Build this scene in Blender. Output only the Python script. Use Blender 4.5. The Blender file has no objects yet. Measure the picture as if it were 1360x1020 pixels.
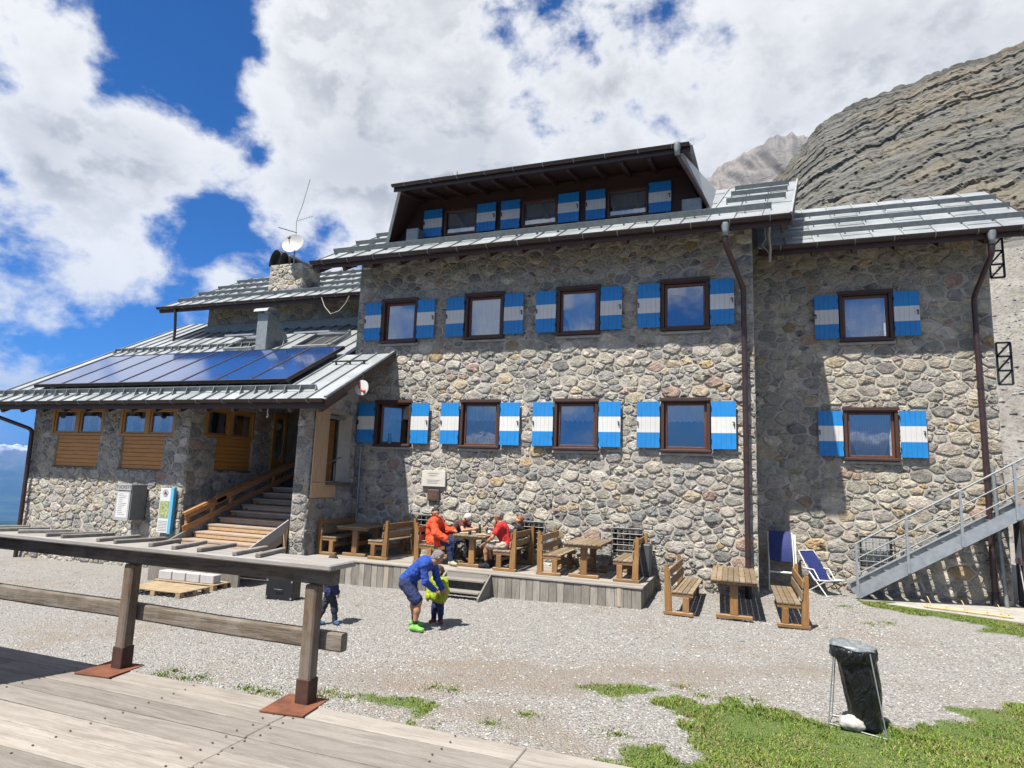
import bpy, bmesh, math, random
import numpy as np
from mathutils import Vector, Matrix, Euler
random.seed(7); RNG = np.random.default_rng(7)
SC = bpy.context.scene
COL = SC.collection
# ------------------------------------------------------------------ camera
FPX = 837.77; YAW, PITCH, ROLL = [math.radians(a) for a in (-20.38, 8.32, 2.10)]
HC = 2.6
CAM = np.array([0, 0, HC])
def cam_axes():
    c, s = math.cos(YAW), math.sin(YAW)
    f0 = np.array([s, c, 0]); r = np.array([c, -s, 0]); up = np.array([0, 0, 1.])
    w = math.cos(PITCH) * f0 + math.sin(PITCH) * up
    u = -math.sin(PITCH) * f0 + math.cos(PITCH) * up
    return math.cos(ROLL) * r + math.sin(ROLL) * u, -math.sin(ROLL) * r + math.cos(ROLL) * u, w
CR, CU, CW = cam_axes()
cam = bpy.data.cameras.new('camera'); cam.lens = FPX / 1360 * 36; cam.sensor_width = 36
cam.clip_start = 0.05; cam.clip_end = 120000
camo = bpy.data.objects.new('camera', cam); COL.objects.link(camo)
camo.matrix_world = Matrix(((CR[0], CU[0], -CW[0], 0), (CR[1], CU[1], -CW[1], 0), (CR[2], CU[2], -CW[2], HC), (0, 0, 0, 1)))
SC.camera = camo
def ray(x, y): return CW + CR * (x - 680) / FPX - CU * (y - 510) / FPX
def atY(x, y, Y): d = ray(x, y); return CAM + d * (Y / d[1])
def atX(x, y, X): d = ray(x, y); return CAM + d * (X / d[0])
def atZ(x, y, Z): d = ray(x, y); return CAM + d * ((Z - HC) / d[2])
def pix(P):
    P = np.asarray(P, float) - CAM; z = P @ CW
    return 680 + FPX * (P @ CR) / z, 510 - FPX * (P @ CU) / z
# ------------------------------------------------------------------ sun and sky
SUN_TO = Vector((-0.40, -1.0, 2.0)).normalized()          # towards the sun
sun = bpy.data.lights.new('sun', 'SUN'); sun.energy = 5.0; sun.angle = math.radians(0.53); sun.color = (1, 0.94, 0.85)
suno = bpy.data.objects.new('sun', sun); COL.objects.link(suno)
suno.rotation_euler = SUN_TO.to_track_quat('Z', 'Y').to_euler()
SC.view_settings.view_transform = 'Standard'; SC.view_settings.look = 'None'
SC.view_settings.exposure = 1.1; SC.view_settings.gamma = 1.0; SC.view_settings.use_curve_mapping = False
cy = SC.cycles
cy.use_denoising = True; cy.max_bounces = 6; cy.diffuse_bounces = 3; cy.glossy_bounces = 3; cy.transparent_max_bounces = 12
cy.volume_bounces = 1; cy.use_adaptive_sampling = True; cy.sample_clamp_indirect = 6; cy.caustics_reflective = False; cy.caustics_refractive = False

class NT:
    """small helper round a node tree"""
    def __init__(s, tree): s.t = tree; s.n = tree.nodes; s.l = tree.links
    def add(s, kind, **kw):
        n = s.n.new(kind)
        for k, v in kw.items():
            if k == 'ins':
                for a, b in v.items():
                    if isinstance(b, bpy.types.NodeSocket): s.l.new(b, n.inputs[a])
                    else: n.inputs[a].default_value = b
            else: setattr(n, k, v)
        return n
    def link(s, a, b): s.l.new(a, b)
    def math(s, op, a, b=None, c=None, clamp=False):
        n = s.n.new('ShaderNodeMath'); n.operation = op; n.use_clamp = clamp
        for i, v in enumerate((a, b, c)):
            if v is None: continue
            if isinstance(v, bpy.types.NodeSocket): s.l.new(v, n.inputs[i])
            else: n.inputs[i].default_value = v
        return n.outputs[0]
    def vmath(s, op, a, b=None):
        n = s.n.new('ShaderNodeVectorMath'); n.operation = op
        for i, v in enumerate((a, b)):
            if v is None: continue
            if isinstance(v, bpy.types.NodeSocket): s.l.new(v, n.inputs[i])
            else: n.inputs[i].default_value = v
        return n.outputs['Value'] if op in ('DOT_PRODUCT', 'LENGTH', 'DISTANCE') else n.outputs[0]
    def noise(s, vec, scale, detail=4, rough=0.55, dist=0.0):
        n = s.add('ShaderNodeTexNoise', ins={'Scale': scale, 'Detail': detail, 'Roughness': rough, 'Distortion': dist})
        if vec is not None: s.l.new(vec, n.inputs['Vector'])
        return n.outputs[0]
    def ramp(s, fac, stops, interp='LINEAR'):
        n = s.n.new('ShaderNodeValToRGB'); n.color_ramp.interpolation = interp
        e = n.color_ramp.elements
        while len(e) > 1: e.remove(e[0])
        e[0].position = stops[0][0]; e[0].color = (*stops[0][1], 1) if len(stops[0][1]) == 3 else stops[0][1]
        for p, c in stops[1:]:
            k = e.new(p); k.color = (*c, 1) if len(c) == 3 else c
        s.l.new(fac, n.inputs[0]); return n.outputs[0]
    def mix(s, fac, a, b, blend='MIX'):
        n = s.n.new('ShaderNodeMix'); n.data_type = 'RGBA'; n.blend_type = blend
        for i, v in ((0, fac), (6, a), (7, b)):
            if isinstance(v, bpy.types.NodeSocket): s.l.new(v, n.inputs[i])
            else: n.inputs[i].default_value = v if i == 0 else ((*v, 1) if len(v) == 3 else v)
        return n.outputs[2]
    def smooth(s, v, a, b):
        n = s.n.new('ShaderNodeMapRange'); n.interpolation_type = 'SMOOTHSTEP'
        s.l.new(v, n.inputs[0]); n.inputs[1].default_value = a; n.inputs[2].default_value = b
        return n.outputs[0]

world = bpy.data.worlds.new('World'); SC.world = world; world.use_nodes = True
w = NT(world.node_tree); world.node_tree.nodes.clear()
sky = w.add('ShaderNodeTexSky', sky_type='NISHITA', sun_disc=False, altitude=2400, air_density=0.9, dust_density=0.3, ozone_density=2.5)
sky.sun_elevation = math.asin(SUN_TO.z); sky.sun_rotation = math.atan2(SUN_TO.x, SUN_TO.y)
tc = w.add('ShaderNodeTexCoord'); D = tc.outputs['Generated']
sep = w.add('ShaderNodeSeparateXYZ'); w.link(D, sep.inputs[0])
sq = w.vmath('MULTIPLY', D, (1.0, 1.0, 1.35))
n1 = w.noise(w.vmath('ADD', sq, (0.4, 2.3, 1.1)), 2.3, 5, 0.52, 0.1)
pv2 = w.vmath('ADD', sq, (3.1, 1.7, 5.2))
n2 = w.noise(pv2, 6.5, 8, 0.62, 0.12)
n2u = w.noise(w.vmath('ADD', pv2, (-0.012, -0.02, 0.055)), 6.5, 5, 0.62, 0.12)
base = w.math('ADD', w.math('MULTIPLY', n1, 0.48), w.math('MULTIPLY', n2, 0.52))
cover = w.math('ADD', w.math('MULTIPLY', w.math('SUBTRACT', base, 0.5), 1.45), 0.5)
# gaps and banks of the cloud deck, by direction in the sky
def lobe(x, y, deg, amt):
    global cover
    d = ray(x, y); d = d / np.linalg.norm(d)
    dot = w.vmath('DOT_PRODUCT', D, tuple(d))
    k = 1 - math.cos(math.radians(deg))
    g = w.math('EXPONENT', w.math('DIVIDE', w.math('SUBTRACT', dot, 1.0), k))
    cover = w.math('ADD', cover, w.math('MULTIPLY', g, amt))
for L in [(235, 75, 4.2, -.24), (285, 12, 3.6, -.20), (200, 20, 3.0, -.16), (140, 115, 2.6, -.13), (300, 150, 2.6, -.12), (772, 55, 1.6, -.17), (725, 0, 2.4, -.16), (790, 92, 1.2, -.10), (265, 325, 2.2, -.13),
          (235, 370, 2.0, -.13), (300, 285, 2.0, -.13), (190, 440, 2.2, -.18), (130, 245, 1.4, -.10), (345, 210, 1.4, -.10), (20, 100, 1.8, -.12), (50, 10, 2.4, -.06),
          (90, 60, 2.6, .10), (590, 180, 10, .16), (1050, 120, 15, .18), (420, 80, 5, .16), (130, 190, 4.5, .12), (40, 400, 9, .10), (150, 330, 4.5, .12), (300, 372, 2.2, .14), (60, 250, 4, .06), (850, 120, 4, .14), (400, 260, 2.5, .12)]: lobe(*L)
cm = w.smooth(cover, 0.425, 0.565)
thick = w.smooth(cover, 0.49, 0.72)
rel = w.smooth(w.math('SUBTRACT', n2u, n2), -0.06, 0.07)            # cloud above shades cloud below
n3 = w.noise(w.vmath('ADD', sq, (9.1, 4.7, 2.2)), 2.6, 4, 0.55, 0.3)
shade = w.math('MULTIPLY', thick, w.math('ADD', w.math('MULTIPLY', rel, 0.46), w.math('MULTIPLY', w.smooth(n3, 0.38, 0.62), 0.55)), clamp=True)
ccol = w.mix(shade, (13.2, 13.2, 13.1), (6.3, 6.5, 6.85))
# deepen the clear blue as a camera's colour rendering does
blue = w.mix(1.0, sky.outputs[0], (0.30, 1.12, 2.05), 'MULTIPLY')
final = w.mix(cm, blue, ccol)
bg = w.add('ShaderNodeBackground', ins={'Strength': 0.036}); w.link(final, bg.inputs[0])
wo = w.add('ShaderNodeOutputWorld'); w.link(bg.outputs[0], wo.inputs[0])
# ------------------------------------------------------------------ materials
MATS = {}
def newmat(name):
    m = bpy.data.materials.new(name); m.use_nodes = True; m.node_tree.nodes.clear()
    t = NT(m.node_tree); out = t.add('ShaderNodeOutputMaterial'); b = t.add('ShaderNodeBsdfPrincipled')
    t.link(b.outputs[0], out.inputs[0]); MATS[name] = m
    return m, t, b, out
def bump(t, b, h, strength=0.4, dist=0.02):
    n = t.add('ShaderNodeBump', ins={'Strength': strength, 'Distance': dist}); t.link(h, n.inputs['Height']); t.link(n.outputs[0], b.inputs['Normal']); return n
def objco(t): return t.add('ShaderNodeTexCoord').outputs['Object']
def plain(name, col, rough=0.6, metal=0.0, var=0.18, scale=6.0, bstr=0.15, bscale=60, spec=0.5):
    m, t, b, o = newmat(name); v = objco(t)
    n = t.noise(v, scale, 5, 0.6)
    c = t.mix(t.smooth(n, 0.3, 0.7), tuple(k * (1 - var) for k in col), tuple(min(1, k * (1 + var)) for k in col))
    t.link(c, b.inputs['Base Color']); b.inputs['Roughness'].default_value = rough; b.inputs['Metallic'].default_value = metal
    b.inputs['Specular IOR Level'].default_value = spec
    if bstr: bump(t, b, t.noise(v, bscale, 3), bstr, 0.004)
    return m
def wood(name, c1, c2, axis='Y', rough=0.7, stretch=14, scale=3.0, weather=0.0, rnd=0.25, bs=0.25):
    """grain runs along the axis"""
    m, t, b, o = newmat(name); v = objco(t)
    mp = t.add('ShaderNodeMapping'); t.link(v, mp.inputs[0])
    s = {'X': (1, stretch, stretch), 'Y': (stretch, 1, stretch), 'Z': (stretch, stretch, 1)}[axis]
    mp.inputs['Scale'].default_value = s
    oi = t.add('ShaderNodeObjectInfo')
    off = t.add('ShaderNodeCombineXYZ'); t.link(t.math('MULTIPLY', oi.outputs['Random'], 37.0), off.inputs[0]); t.link(t.math('MULTIPLY', oi.outputs['Random'], 91.0), off.inputs[2])
    vv = t.vmath('ADD', mp.outputs[0], off.outputs[0])
    g = t.noise(vv, scale, 6, 0.65, 0.6); g2 = t.noise(vv, scale * 6, 3, 0.6)
    c = t.mix(t.smooth(g, 0.32, 0.68), c1, c2)
    c = t.mix(t.math('MULTIPLY', t.smooth(g2, 0.55, 0.75), 0.45), c, tuple(k * 0.45 for k in c1))
    if weather:
        wn = t.noise(v, 2.3, 6, 0.7)
        c = t.mix(t.math('MULTIPLY', t.smooth(wn, 0.40, 0.66), weather), c, (0.30, 0.28, 0.25))
    k = t.math('ADD', t.math('MULTIPLY', oi.outputs['Random'], rnd * 2), 1 - rnd)
    cb = t.add('ShaderNodeCombineXYZ')
    for i in range(3): t.link(k, cb.inputs[i])
    c = t.mix(1.0, c, cb.outputs[0], 'MULTIPLY')
    t.link(c, b.inputs['Base Color']); b.inputs['Roughness'].default_value = rough
    bump(t, b, t.math('ADD', g, t.math('MULTIPLY', g2, 0.6)), bs, 0.008)
    return m
wood('pine', (0.1955, 0.0978, 0.0281), (0.3060, 0.1700, 0.0612), 'Y', 0.5, weather=0.12)
wood('pineX', (0.1955, 0.0978, 0.0281), (0.3060, 0.1700, 0.0612), 'X', 0.5, weather=0.12)
wood('pineZ', (0.1955, 0.0935, 0.0255), (0.3060, 0.1658, 0.0578), 'Z', 0.5, weather=0.10)
wood('seatwood', (0.1628, 0.1100, 0.0546), (0.2552, 0.1848, 0.1012), 'Y', 0.65, weather=0.45)
wood('deckgrey', (0.2376, 0.2160, 0.1872), (0.3312, 0.3096, 0.2736), 'X', 0.85, weather=0.5)
wood('walkplank', (0.1995, 0.1775, 0.1548), (0.2958, 0.2718, 0.2442), 'X', 0.9, stretch=9, scale=2.2, weather=0.35, rnd=0.24, bs=0.6)
wood('skirtwood', (0.1615, 0.1487, 0.1275), (0.2975, 0.2762, 0.2422), 'Z', 0.9, weather=0.5, rnd=0.35, bs=0.45)
wood('skirtpale', (0.3450, 0.2850, 0.2175), (0.4350, 0.3750, 0.3000), 'Z', 0.85, rnd=0.1)
wood('railwood', (0.0638, 0.0467, 0.0323), (0.1615, 0.1318, 0.0978), 'X', 0.85, weather=0.35, bs=0.6)
wood('railtop', (0.2380, 0.2253, 0.2125), (0.3570, 0.3400, 0.3272), 'X', 0.85, weather=0.3, bs=0.4)
wood('postwood', (0.0713, 0.0413, 0.0210), (0.1650, 0.1087, 0.0638), 'Z', 0.8, weather=0.35, bs=0.6)
wood('slatwood', (0.13, 0.12, 0.105), (0.25, 0.235, 0.21), 'Y', 0.9, weather=0.4)
wood('brownwood', (0.030, 0.012, 0.008), (0.062, 0.026, 0.016), 'X', 0.55, rnd=0.1)
wood('sashwood', (0.085, 0.030, 0.016), (0.14, 0.055, 0.028), 'Z', 0.45, rnd=0.1)
wood('honeywood', (0.3910, 0.1615, 0.0298), (0.5100, 0.2465, 0.0553), 'X', 0.45, rnd=0.12)
wood('honeyframe', (0.3910, 0.1870, 0.0425), (0.5100, 0.2720, 0.0723), 'Z', 0.45, rnd=0.08)
wood('newpine', (0.4250, 0.2677, 0.1445), (0.5440, 0.3740, 0.2210), 'Z', 0.6, rnd=0.08)
wood('stairwood', (0.30, 0.135, 0.05), (0.45, 0.23, 0.09), 'Y', 0.6, rnd=0.2, weather=0.1)
wood('treadwood', (0.28, 0.20, 0.14), (0.40, 0.31, 0.23), 'X', 0.75, weather=0.4)
plain('gutter', (0.045, 0.032, 0.030), 0.40, 0.3, 0.15)
plain('pipe', (0.060, 0.034, 0.034), 0.38, 0.25, 0.2)
plain('galv', (0.40, 0.43, 0.455), 0.42, 0.55, 0.12, 9)
plain('dullgalv', (0.25, 0.28, 0.285), 0.5, 0.4, 0.15, 9)
plain('iron', (0.03, 0.035, 0.034), 0.5, 0.4)
plain('bars', (0.27, 0.265, 0.25), 0.5, 0.3)
plain('rust', (0.17, 0.060, 0.030), 0.85, 0.1, 0.35, 7, 0.4)
plain('darkrust', (0.065, 0.030, 0.020), 0.8, 0.1, 0.35, 9, 0.4)
plain('concrete', (0.3666, 0.3510, 0.3198), 0.9, 0, 0.18, 4, 0.4, 30)
plain('plaque', (0.56, 0.54, 0.48), 0.6, 0, 0.08)
plain('bronze', (0.11, 0.07, 0.05), 0.5, 0.3, 0.3, 20)
plain('whitepaint', (0.6290, 0.6375, 0.6290), 0.45, 0, 0.03)
plain('signred', (0.62, 0.05, 0.03), 0.5, 0, 0.05)
plain('signblue', (0.10, 0.42, 0.66), 0.45, 0, 0.05)
plain('mapgreen', (0.30, 0.36, 0.17), 0.6, 0, 0.5, 14)
plain('ink', (0.05, 0.05, 0.055), 0.6, 0, 0.1)
plain('casegrey', (0.15, 0.155, 0.16), 0.5, 0.2, 0.1)
plain('greybox', (0.085, 0.088, 0.092), 0.5, 0.2, 0.1)
plain('blackplastic', (0.010, 0.011, 0.013), 0.4, 0, 0.2)
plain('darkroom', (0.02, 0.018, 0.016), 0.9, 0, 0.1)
plain('blockwhite', (0.4350, 0.4200, 0.4200), 0.85, 0, 0.06)
plain('canvasblue', (0.010, 0.022, 0.13), 0.7, 0, 0.15)
plain('rope', (0.45, 0.42, 0.35), 0.9, 0, 0.15)
plain('bamboo', (0.52, 0.38, 0.19), 0.6, 0, 0.2)
plain('chimcap', (0.022, 0.022, 0.023), 0.55, 0.3, 0.2)
plain('railsteel', (0.24, 0.26, 0.275), 0.55, 0.2, 0.12, 9)
plain('dish', (0.42, 0.42, 0.41), 0.4, 0.1, 0.06)
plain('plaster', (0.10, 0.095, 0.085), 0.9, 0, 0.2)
plain('pallet', (0.33, 0.25, 0.15), 0.85, 0, 0.2)
plain('limestone', (0.4160, 0.4080, 0.3840), 0.9, 0, 0.2, 20, 0.6, 60)
plain('flowers', (0.75, 0.55, 0.02), 0.6, 0, 0.1)
plain('paintedshade', (0.03, 0.03, 0.03), 0.9, 0, 0.1)
plain('polered', (0.42, 0.05, 0.03), 0.4, 0, 0.1)
plain('food', (0.55, 0.33, 0.12), 0.6, 0, 0.3, 40)
def shuttermat():
    for nm, c, v in (('shutterblue', (0.003, 0.195, 0.53), 0.10), ('shutterwhite', (0.60, 0.605, 0.59), 0.05)):
        m, t, b, o = newmat(nm); vv = objco(t)
        n = t.noise(vv, 3, 6, 0.65); n2 = t.noise(vv, 28, 4, 0.7)
        oi = t.add('ShaderNodeObjectInfo'); st_ = t.add('ShaderNodeMapping'); t.link(vv, st_.inputs[0]); st_.inputs['Scale'].default_value = (16, 16, 1.2); n5 = t.noise(t.vmath('ADD', st_.outputs[0], t.vmath('MULTIPLY', oi.outputs['Location'], (3.1, 0, 7.7))), 1.6, 4, 0.6)
        col = t.mix(t.smooth(n, 0.3, 0.7), tuple(k * (1 - v) for k in c), tuple(min(1, k * (1 + v)) for k in c))
        col = t.mix(t.math('MULTIPLY', t.smooth(n2, 0.62, 0.78), 0.25), col, tuple(k * 0.55 for k in c))
        col = t.mix(t.math('MULTIPLY', t.smooth(n5, 0.45, 0.75), 0.30), col, tuple(min(1, k * 0.8 + 0.07) for k in c))
        kk = t.math('ADD', t.math('MULTIPLY', oi.outputs['Random'], 0.18), 0.97); cb = t.add('ShaderNodeCombineXYZ')
        for i in range(3): t.link(kk, cb.inputs[i])
        col = t.mix(1.0, col, cb.outputs[0], 'MULTIPLY')
        t.link(col, b.inputs['Base Color']); b.inputs['Roughness'].default_value = 0.5
        bump(t, b, n2, 0.15, 0.004)
shuttermat()
def stonemat():
    m, t, b, o = newmat('stone'); v = objco(t)
    a = t.add('ShaderNodeAttribute', attribute_name='tint')
    n = t.noise(v, 5.5, 7, 0.68, 0.5); n2 = t.noise(v, 26, 6, 0.7, 0.4); n3 = t.noise(v, 1.3, 4)
    c = t.mix(t.smooth(n, 0.30, 0.72), t.mix(1.0, a.outputs['Color'], (0.70, 0.70, 0.71), 'MULTIPLY'), t.mix(1.0, a.outputs['Color'], (1.18, 1.17, 1.14), 'MULTIPLY'))
    c = t.mix(t.math('MULTIPLY', t.smooth(n2, 0.53, 0.66), 0.7), c, t.mix(1.0, a.outputs['Color'], (0.40, 0.39, 0.40), 'MULTIPLY'))
    c = t.mix(t.math('MULTIPLY', t.smooth(n2, 0.44, 0.30), 0.35), c, (0.50, 0.49, 0.46))
    t.link(c, b.inputs['Base Color']); b.inputs['Roughness'].default_value = 0.88
    h = t.math('ADD', t.math('MULTIPLY', n, 1.2), t.math('MULTIPLY', n2, 0.55))
    bump(t, b, h, 1.0, 0.10)
    m, t, b, o = newmat('mortar'); v = objco(t)
    n = t.noise(v, 3.0, 6, 0.65); n2 = t.noise(v, 45, 5, 0.7)
    c = t.mix(t.smooth(n, 0.3, 0.7), (0.41, 0.385, 0.33), (0.51, 0.48, 0.42))
    c = t.mix(t.math('MULTIPLY', t.smooth(n2, 0.58, 0.74), 0.45), c, (0.19, 0.17, 0.14))
    t.link(c, b.inputs['Base Color']); b.inputs['Roughness'].default_value = 0.95
    bump(t, b, t.math('ADD', n2, n), 0.8, 0.03)
stonemat()
def roofmat():
    m, t, b, o = newmat('roofmetal'); v = objco(t)
    oi = t.add('ShaderNodeObjectInfo')
    n = t.noise(v, 1.6, 6, 0.65); n2 = t.noise(v, 18, 5, 0.7)
    c = t.mix(t.smooth(n, 0.3, 0.7), (0.29, 0.32, 0.335), (0.39, 0.42, 0.435))
    c = t.mix(t.math('MULTIPLY', t.smooth(n2, 0.55, 0.75), 0.35), c, (0.26, 0.28, 0.29))
    k = t.math('ADD', t.math('MULTIPLY', oi.outputs['Random'], 0.22), 0.89)
    cb = t.add('ShaderNodeCombineXYZ')
    for i in range(3): t.link(k, cb.inputs[i])
    t.link(t.mix(1.0, c, cb.outputs[0], 'MULTIPLY'), b.inputs['Base Color'])
    b.inputs['Metallic'].default_value = 0.35
    t.link(t.math('ADD', t.math('MULTIPLY', n, 0.25), 0.36), b.inputs['Roughness'])
    bump(t, b, t.noise(v, 1.1, 3), 0.25, 0.03)
roofmat()
def glassmat(name, tint, refl):
    m = bpy.data.materials.new(name); m.use_nodes = True; m.node_tree.nodes.clear(); MATS[name] = m
    t = NT(m.node_tree); o = t.add('ShaderNodeOutputMaterial')
    g = t.add('ShaderNodeBsdfGlossy', ins={'Roughness': 0.03, 'Color': (*tint, 1)}); tr = t.add('ShaderNodeBsdfTransparent', ins={'Color': (0.80, 0.86, 0.90, 1)})
    fr = t.add('ShaderNodeFresnel', ins={'IOR': 1.5})
    v = objco(t); bn = t.add('ShaderNodeBump', ins={'Strength': 0.06, 'Distance': 0.05}); t.link(t.noise(v, 1.5, 2), bn.inputs['Height']); t.link(bn.outputs[0], g.inputs['Normal'])
    f = t.math('ADD', t.math('MULTIPLY', fr.outputs[0], 1.9), refl, clamp=True)
    mx = t.add('ShaderNodeMixShader'); t.link(f, mx.inputs[0]); t.link(tr.outputs[0], mx.inputs[1]); t.link(g.outputs[0], mx.inputs[2]); t.link(mx.outputs[0], o.inputs[0])
glassmat('pane', (0.92, 0.96, 1.0), 0.20)
glassmat('drinkglass', (1, 1, 1), 0.08)
def solarmat():
    m, t, b, o = newmat('solarglass'); v = objco(t)
    n = t.noise(v, 0.8, 4)
    t.link(t.mix(n, (0.008, 0.040, 0.150), (0.014, 0.060, 0.220)), b.inputs['Base Color'])
    b.inputs['Roughness'].default_value = 0.12; b.inputs['Coat Weight'].default_value = 1.0; b.inputs['Coat Roughness'].default_value = 0.06
solarmat()
def curtainmat():
    m, t, b, o = newmat('curtain'); v = objco(t)
    w_ = t.add('ShaderNodeTexWave', ins={'Scale': 9.0, 'Distortion': 2.0, 'Detail': 2.0}); t.link(v, w_.inputs[0])
    t.link(t.mix(w_.outputs[1], (0.36, 0.38, 0.41), (0.52, 0.54, 0.57)), b.inputs['Base Color']); b.inputs['Roughness'].default_value = 0.9
    b.inputs['Transmission Weight'].default_value = 0.0
curtainmat()
def cloth(name, col, rough=0.8, sc=14, bs=0.9):
    m, t, b, o = newmat(name); v = objco(t)
    n = t.noise(v, sc, 4, 0.6, 0.8)
    t.link(t.mix(t.smooth(n, 0.3, 0.7), tuple(k * 0.78 for k in col), tuple(min(1, k * 1.15) for k in col)), b.inputs['Base Color']); b.inputs['Roughness'].default_value = rough
    bump(t, b, n, bs, 0.045)
for nm, c in dict(skin=(0.52, 0.29, 0.19), skintan=(0.40, 0.20, 0.12), c_orange=(0.74, 0.075, 0.018), c_red=(0.55, 0.022, 0.022), c_blue=(0.010, 0.06, 0.34), c_navy=(0.008, 0.019, 0.085), c_green=(0.32, 0.42, 0.015),
                  c_dark=(0.018, 0.02, 0.035), c_shorts=(0.42, 0.37, 0.30), c_black=(0.012, 0.012, 0.016), hairdark=(0.030, 0.022, 0.017), hairgrey=(0.20, 0.19, 0.18), hairwhite=(0.66, 0.64, 0.60), hairginger=(0.30, 0.105, 0.04), hairbrown=(0.055, 0.028, 0.016),
                  shoegreen=(0.20, 0.50, 0.10), shoered=(0.30, 0.05, 0.025), shoeblue=(0.03, 0.10, 0.22), shoetan=(0.42, 0.40, 0.26), c_maroon=(0.10, 0.03, 0.03), bootbrown=(0.10, 0.05, 0.03)).items():
    cloth(nm, c, 0.55 if nm.startswith('skin') else 0.8, 14, 0.15 if nm.startswith('skin') else 0.9)
def bagmat():
    m, t, b, o = newmat('binbag'); v = objco(t)
    mp = t.add('ShaderNodeMapping'); t.link(v, mp.inputs[0]); mp.inputs['Scale'].default_value = (2.2, 2.2, 0.7)
    n = t.noise(mp.outputs[0], 5, 3, 0.5, 1.6)
    b.inputs['Base Color'].default_value = (0.009, 0.010, 0.012, 1); b.inputs['Roughness'].default_value = 0.36
    bump(t, b, n, 0.9, 0.06)
bagmat()

plain('liner', (0.22, 0.24, 0.25), 0.35, 0.1, 0.35, 14, 0.6, 30)
plain('bottleglass', (0.02, 0.05, 0.02), 0.15, 0, 0.2)

# the picture is exposed for the shade: keep every reflectance in step with that exposure
def reflectance(k):
    for m in MATS.values():
        t = m.node_tree
        for b in [n for n in t.nodes if n.type == 'BSDF_PRINCIPLED']:
            i = b.inputs['Base Color']
            if i.is_linked:
                src = i.links[0].from_socket; q = t.nodes.new('ShaderNodeMix'); q.data_type = 'RGBA'; q.blend_type = 'MULTIPLY'; q.inputs[0].default_value = 1.0
                q.inputs[7].default_value = (k, k, k, 1); t.links.new(src, q.inputs[6]); t.links.new(q.outputs[2], i)
            else: i.default_value = tuple(c * k for c in i.default_value[:3]) + (1,)
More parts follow.
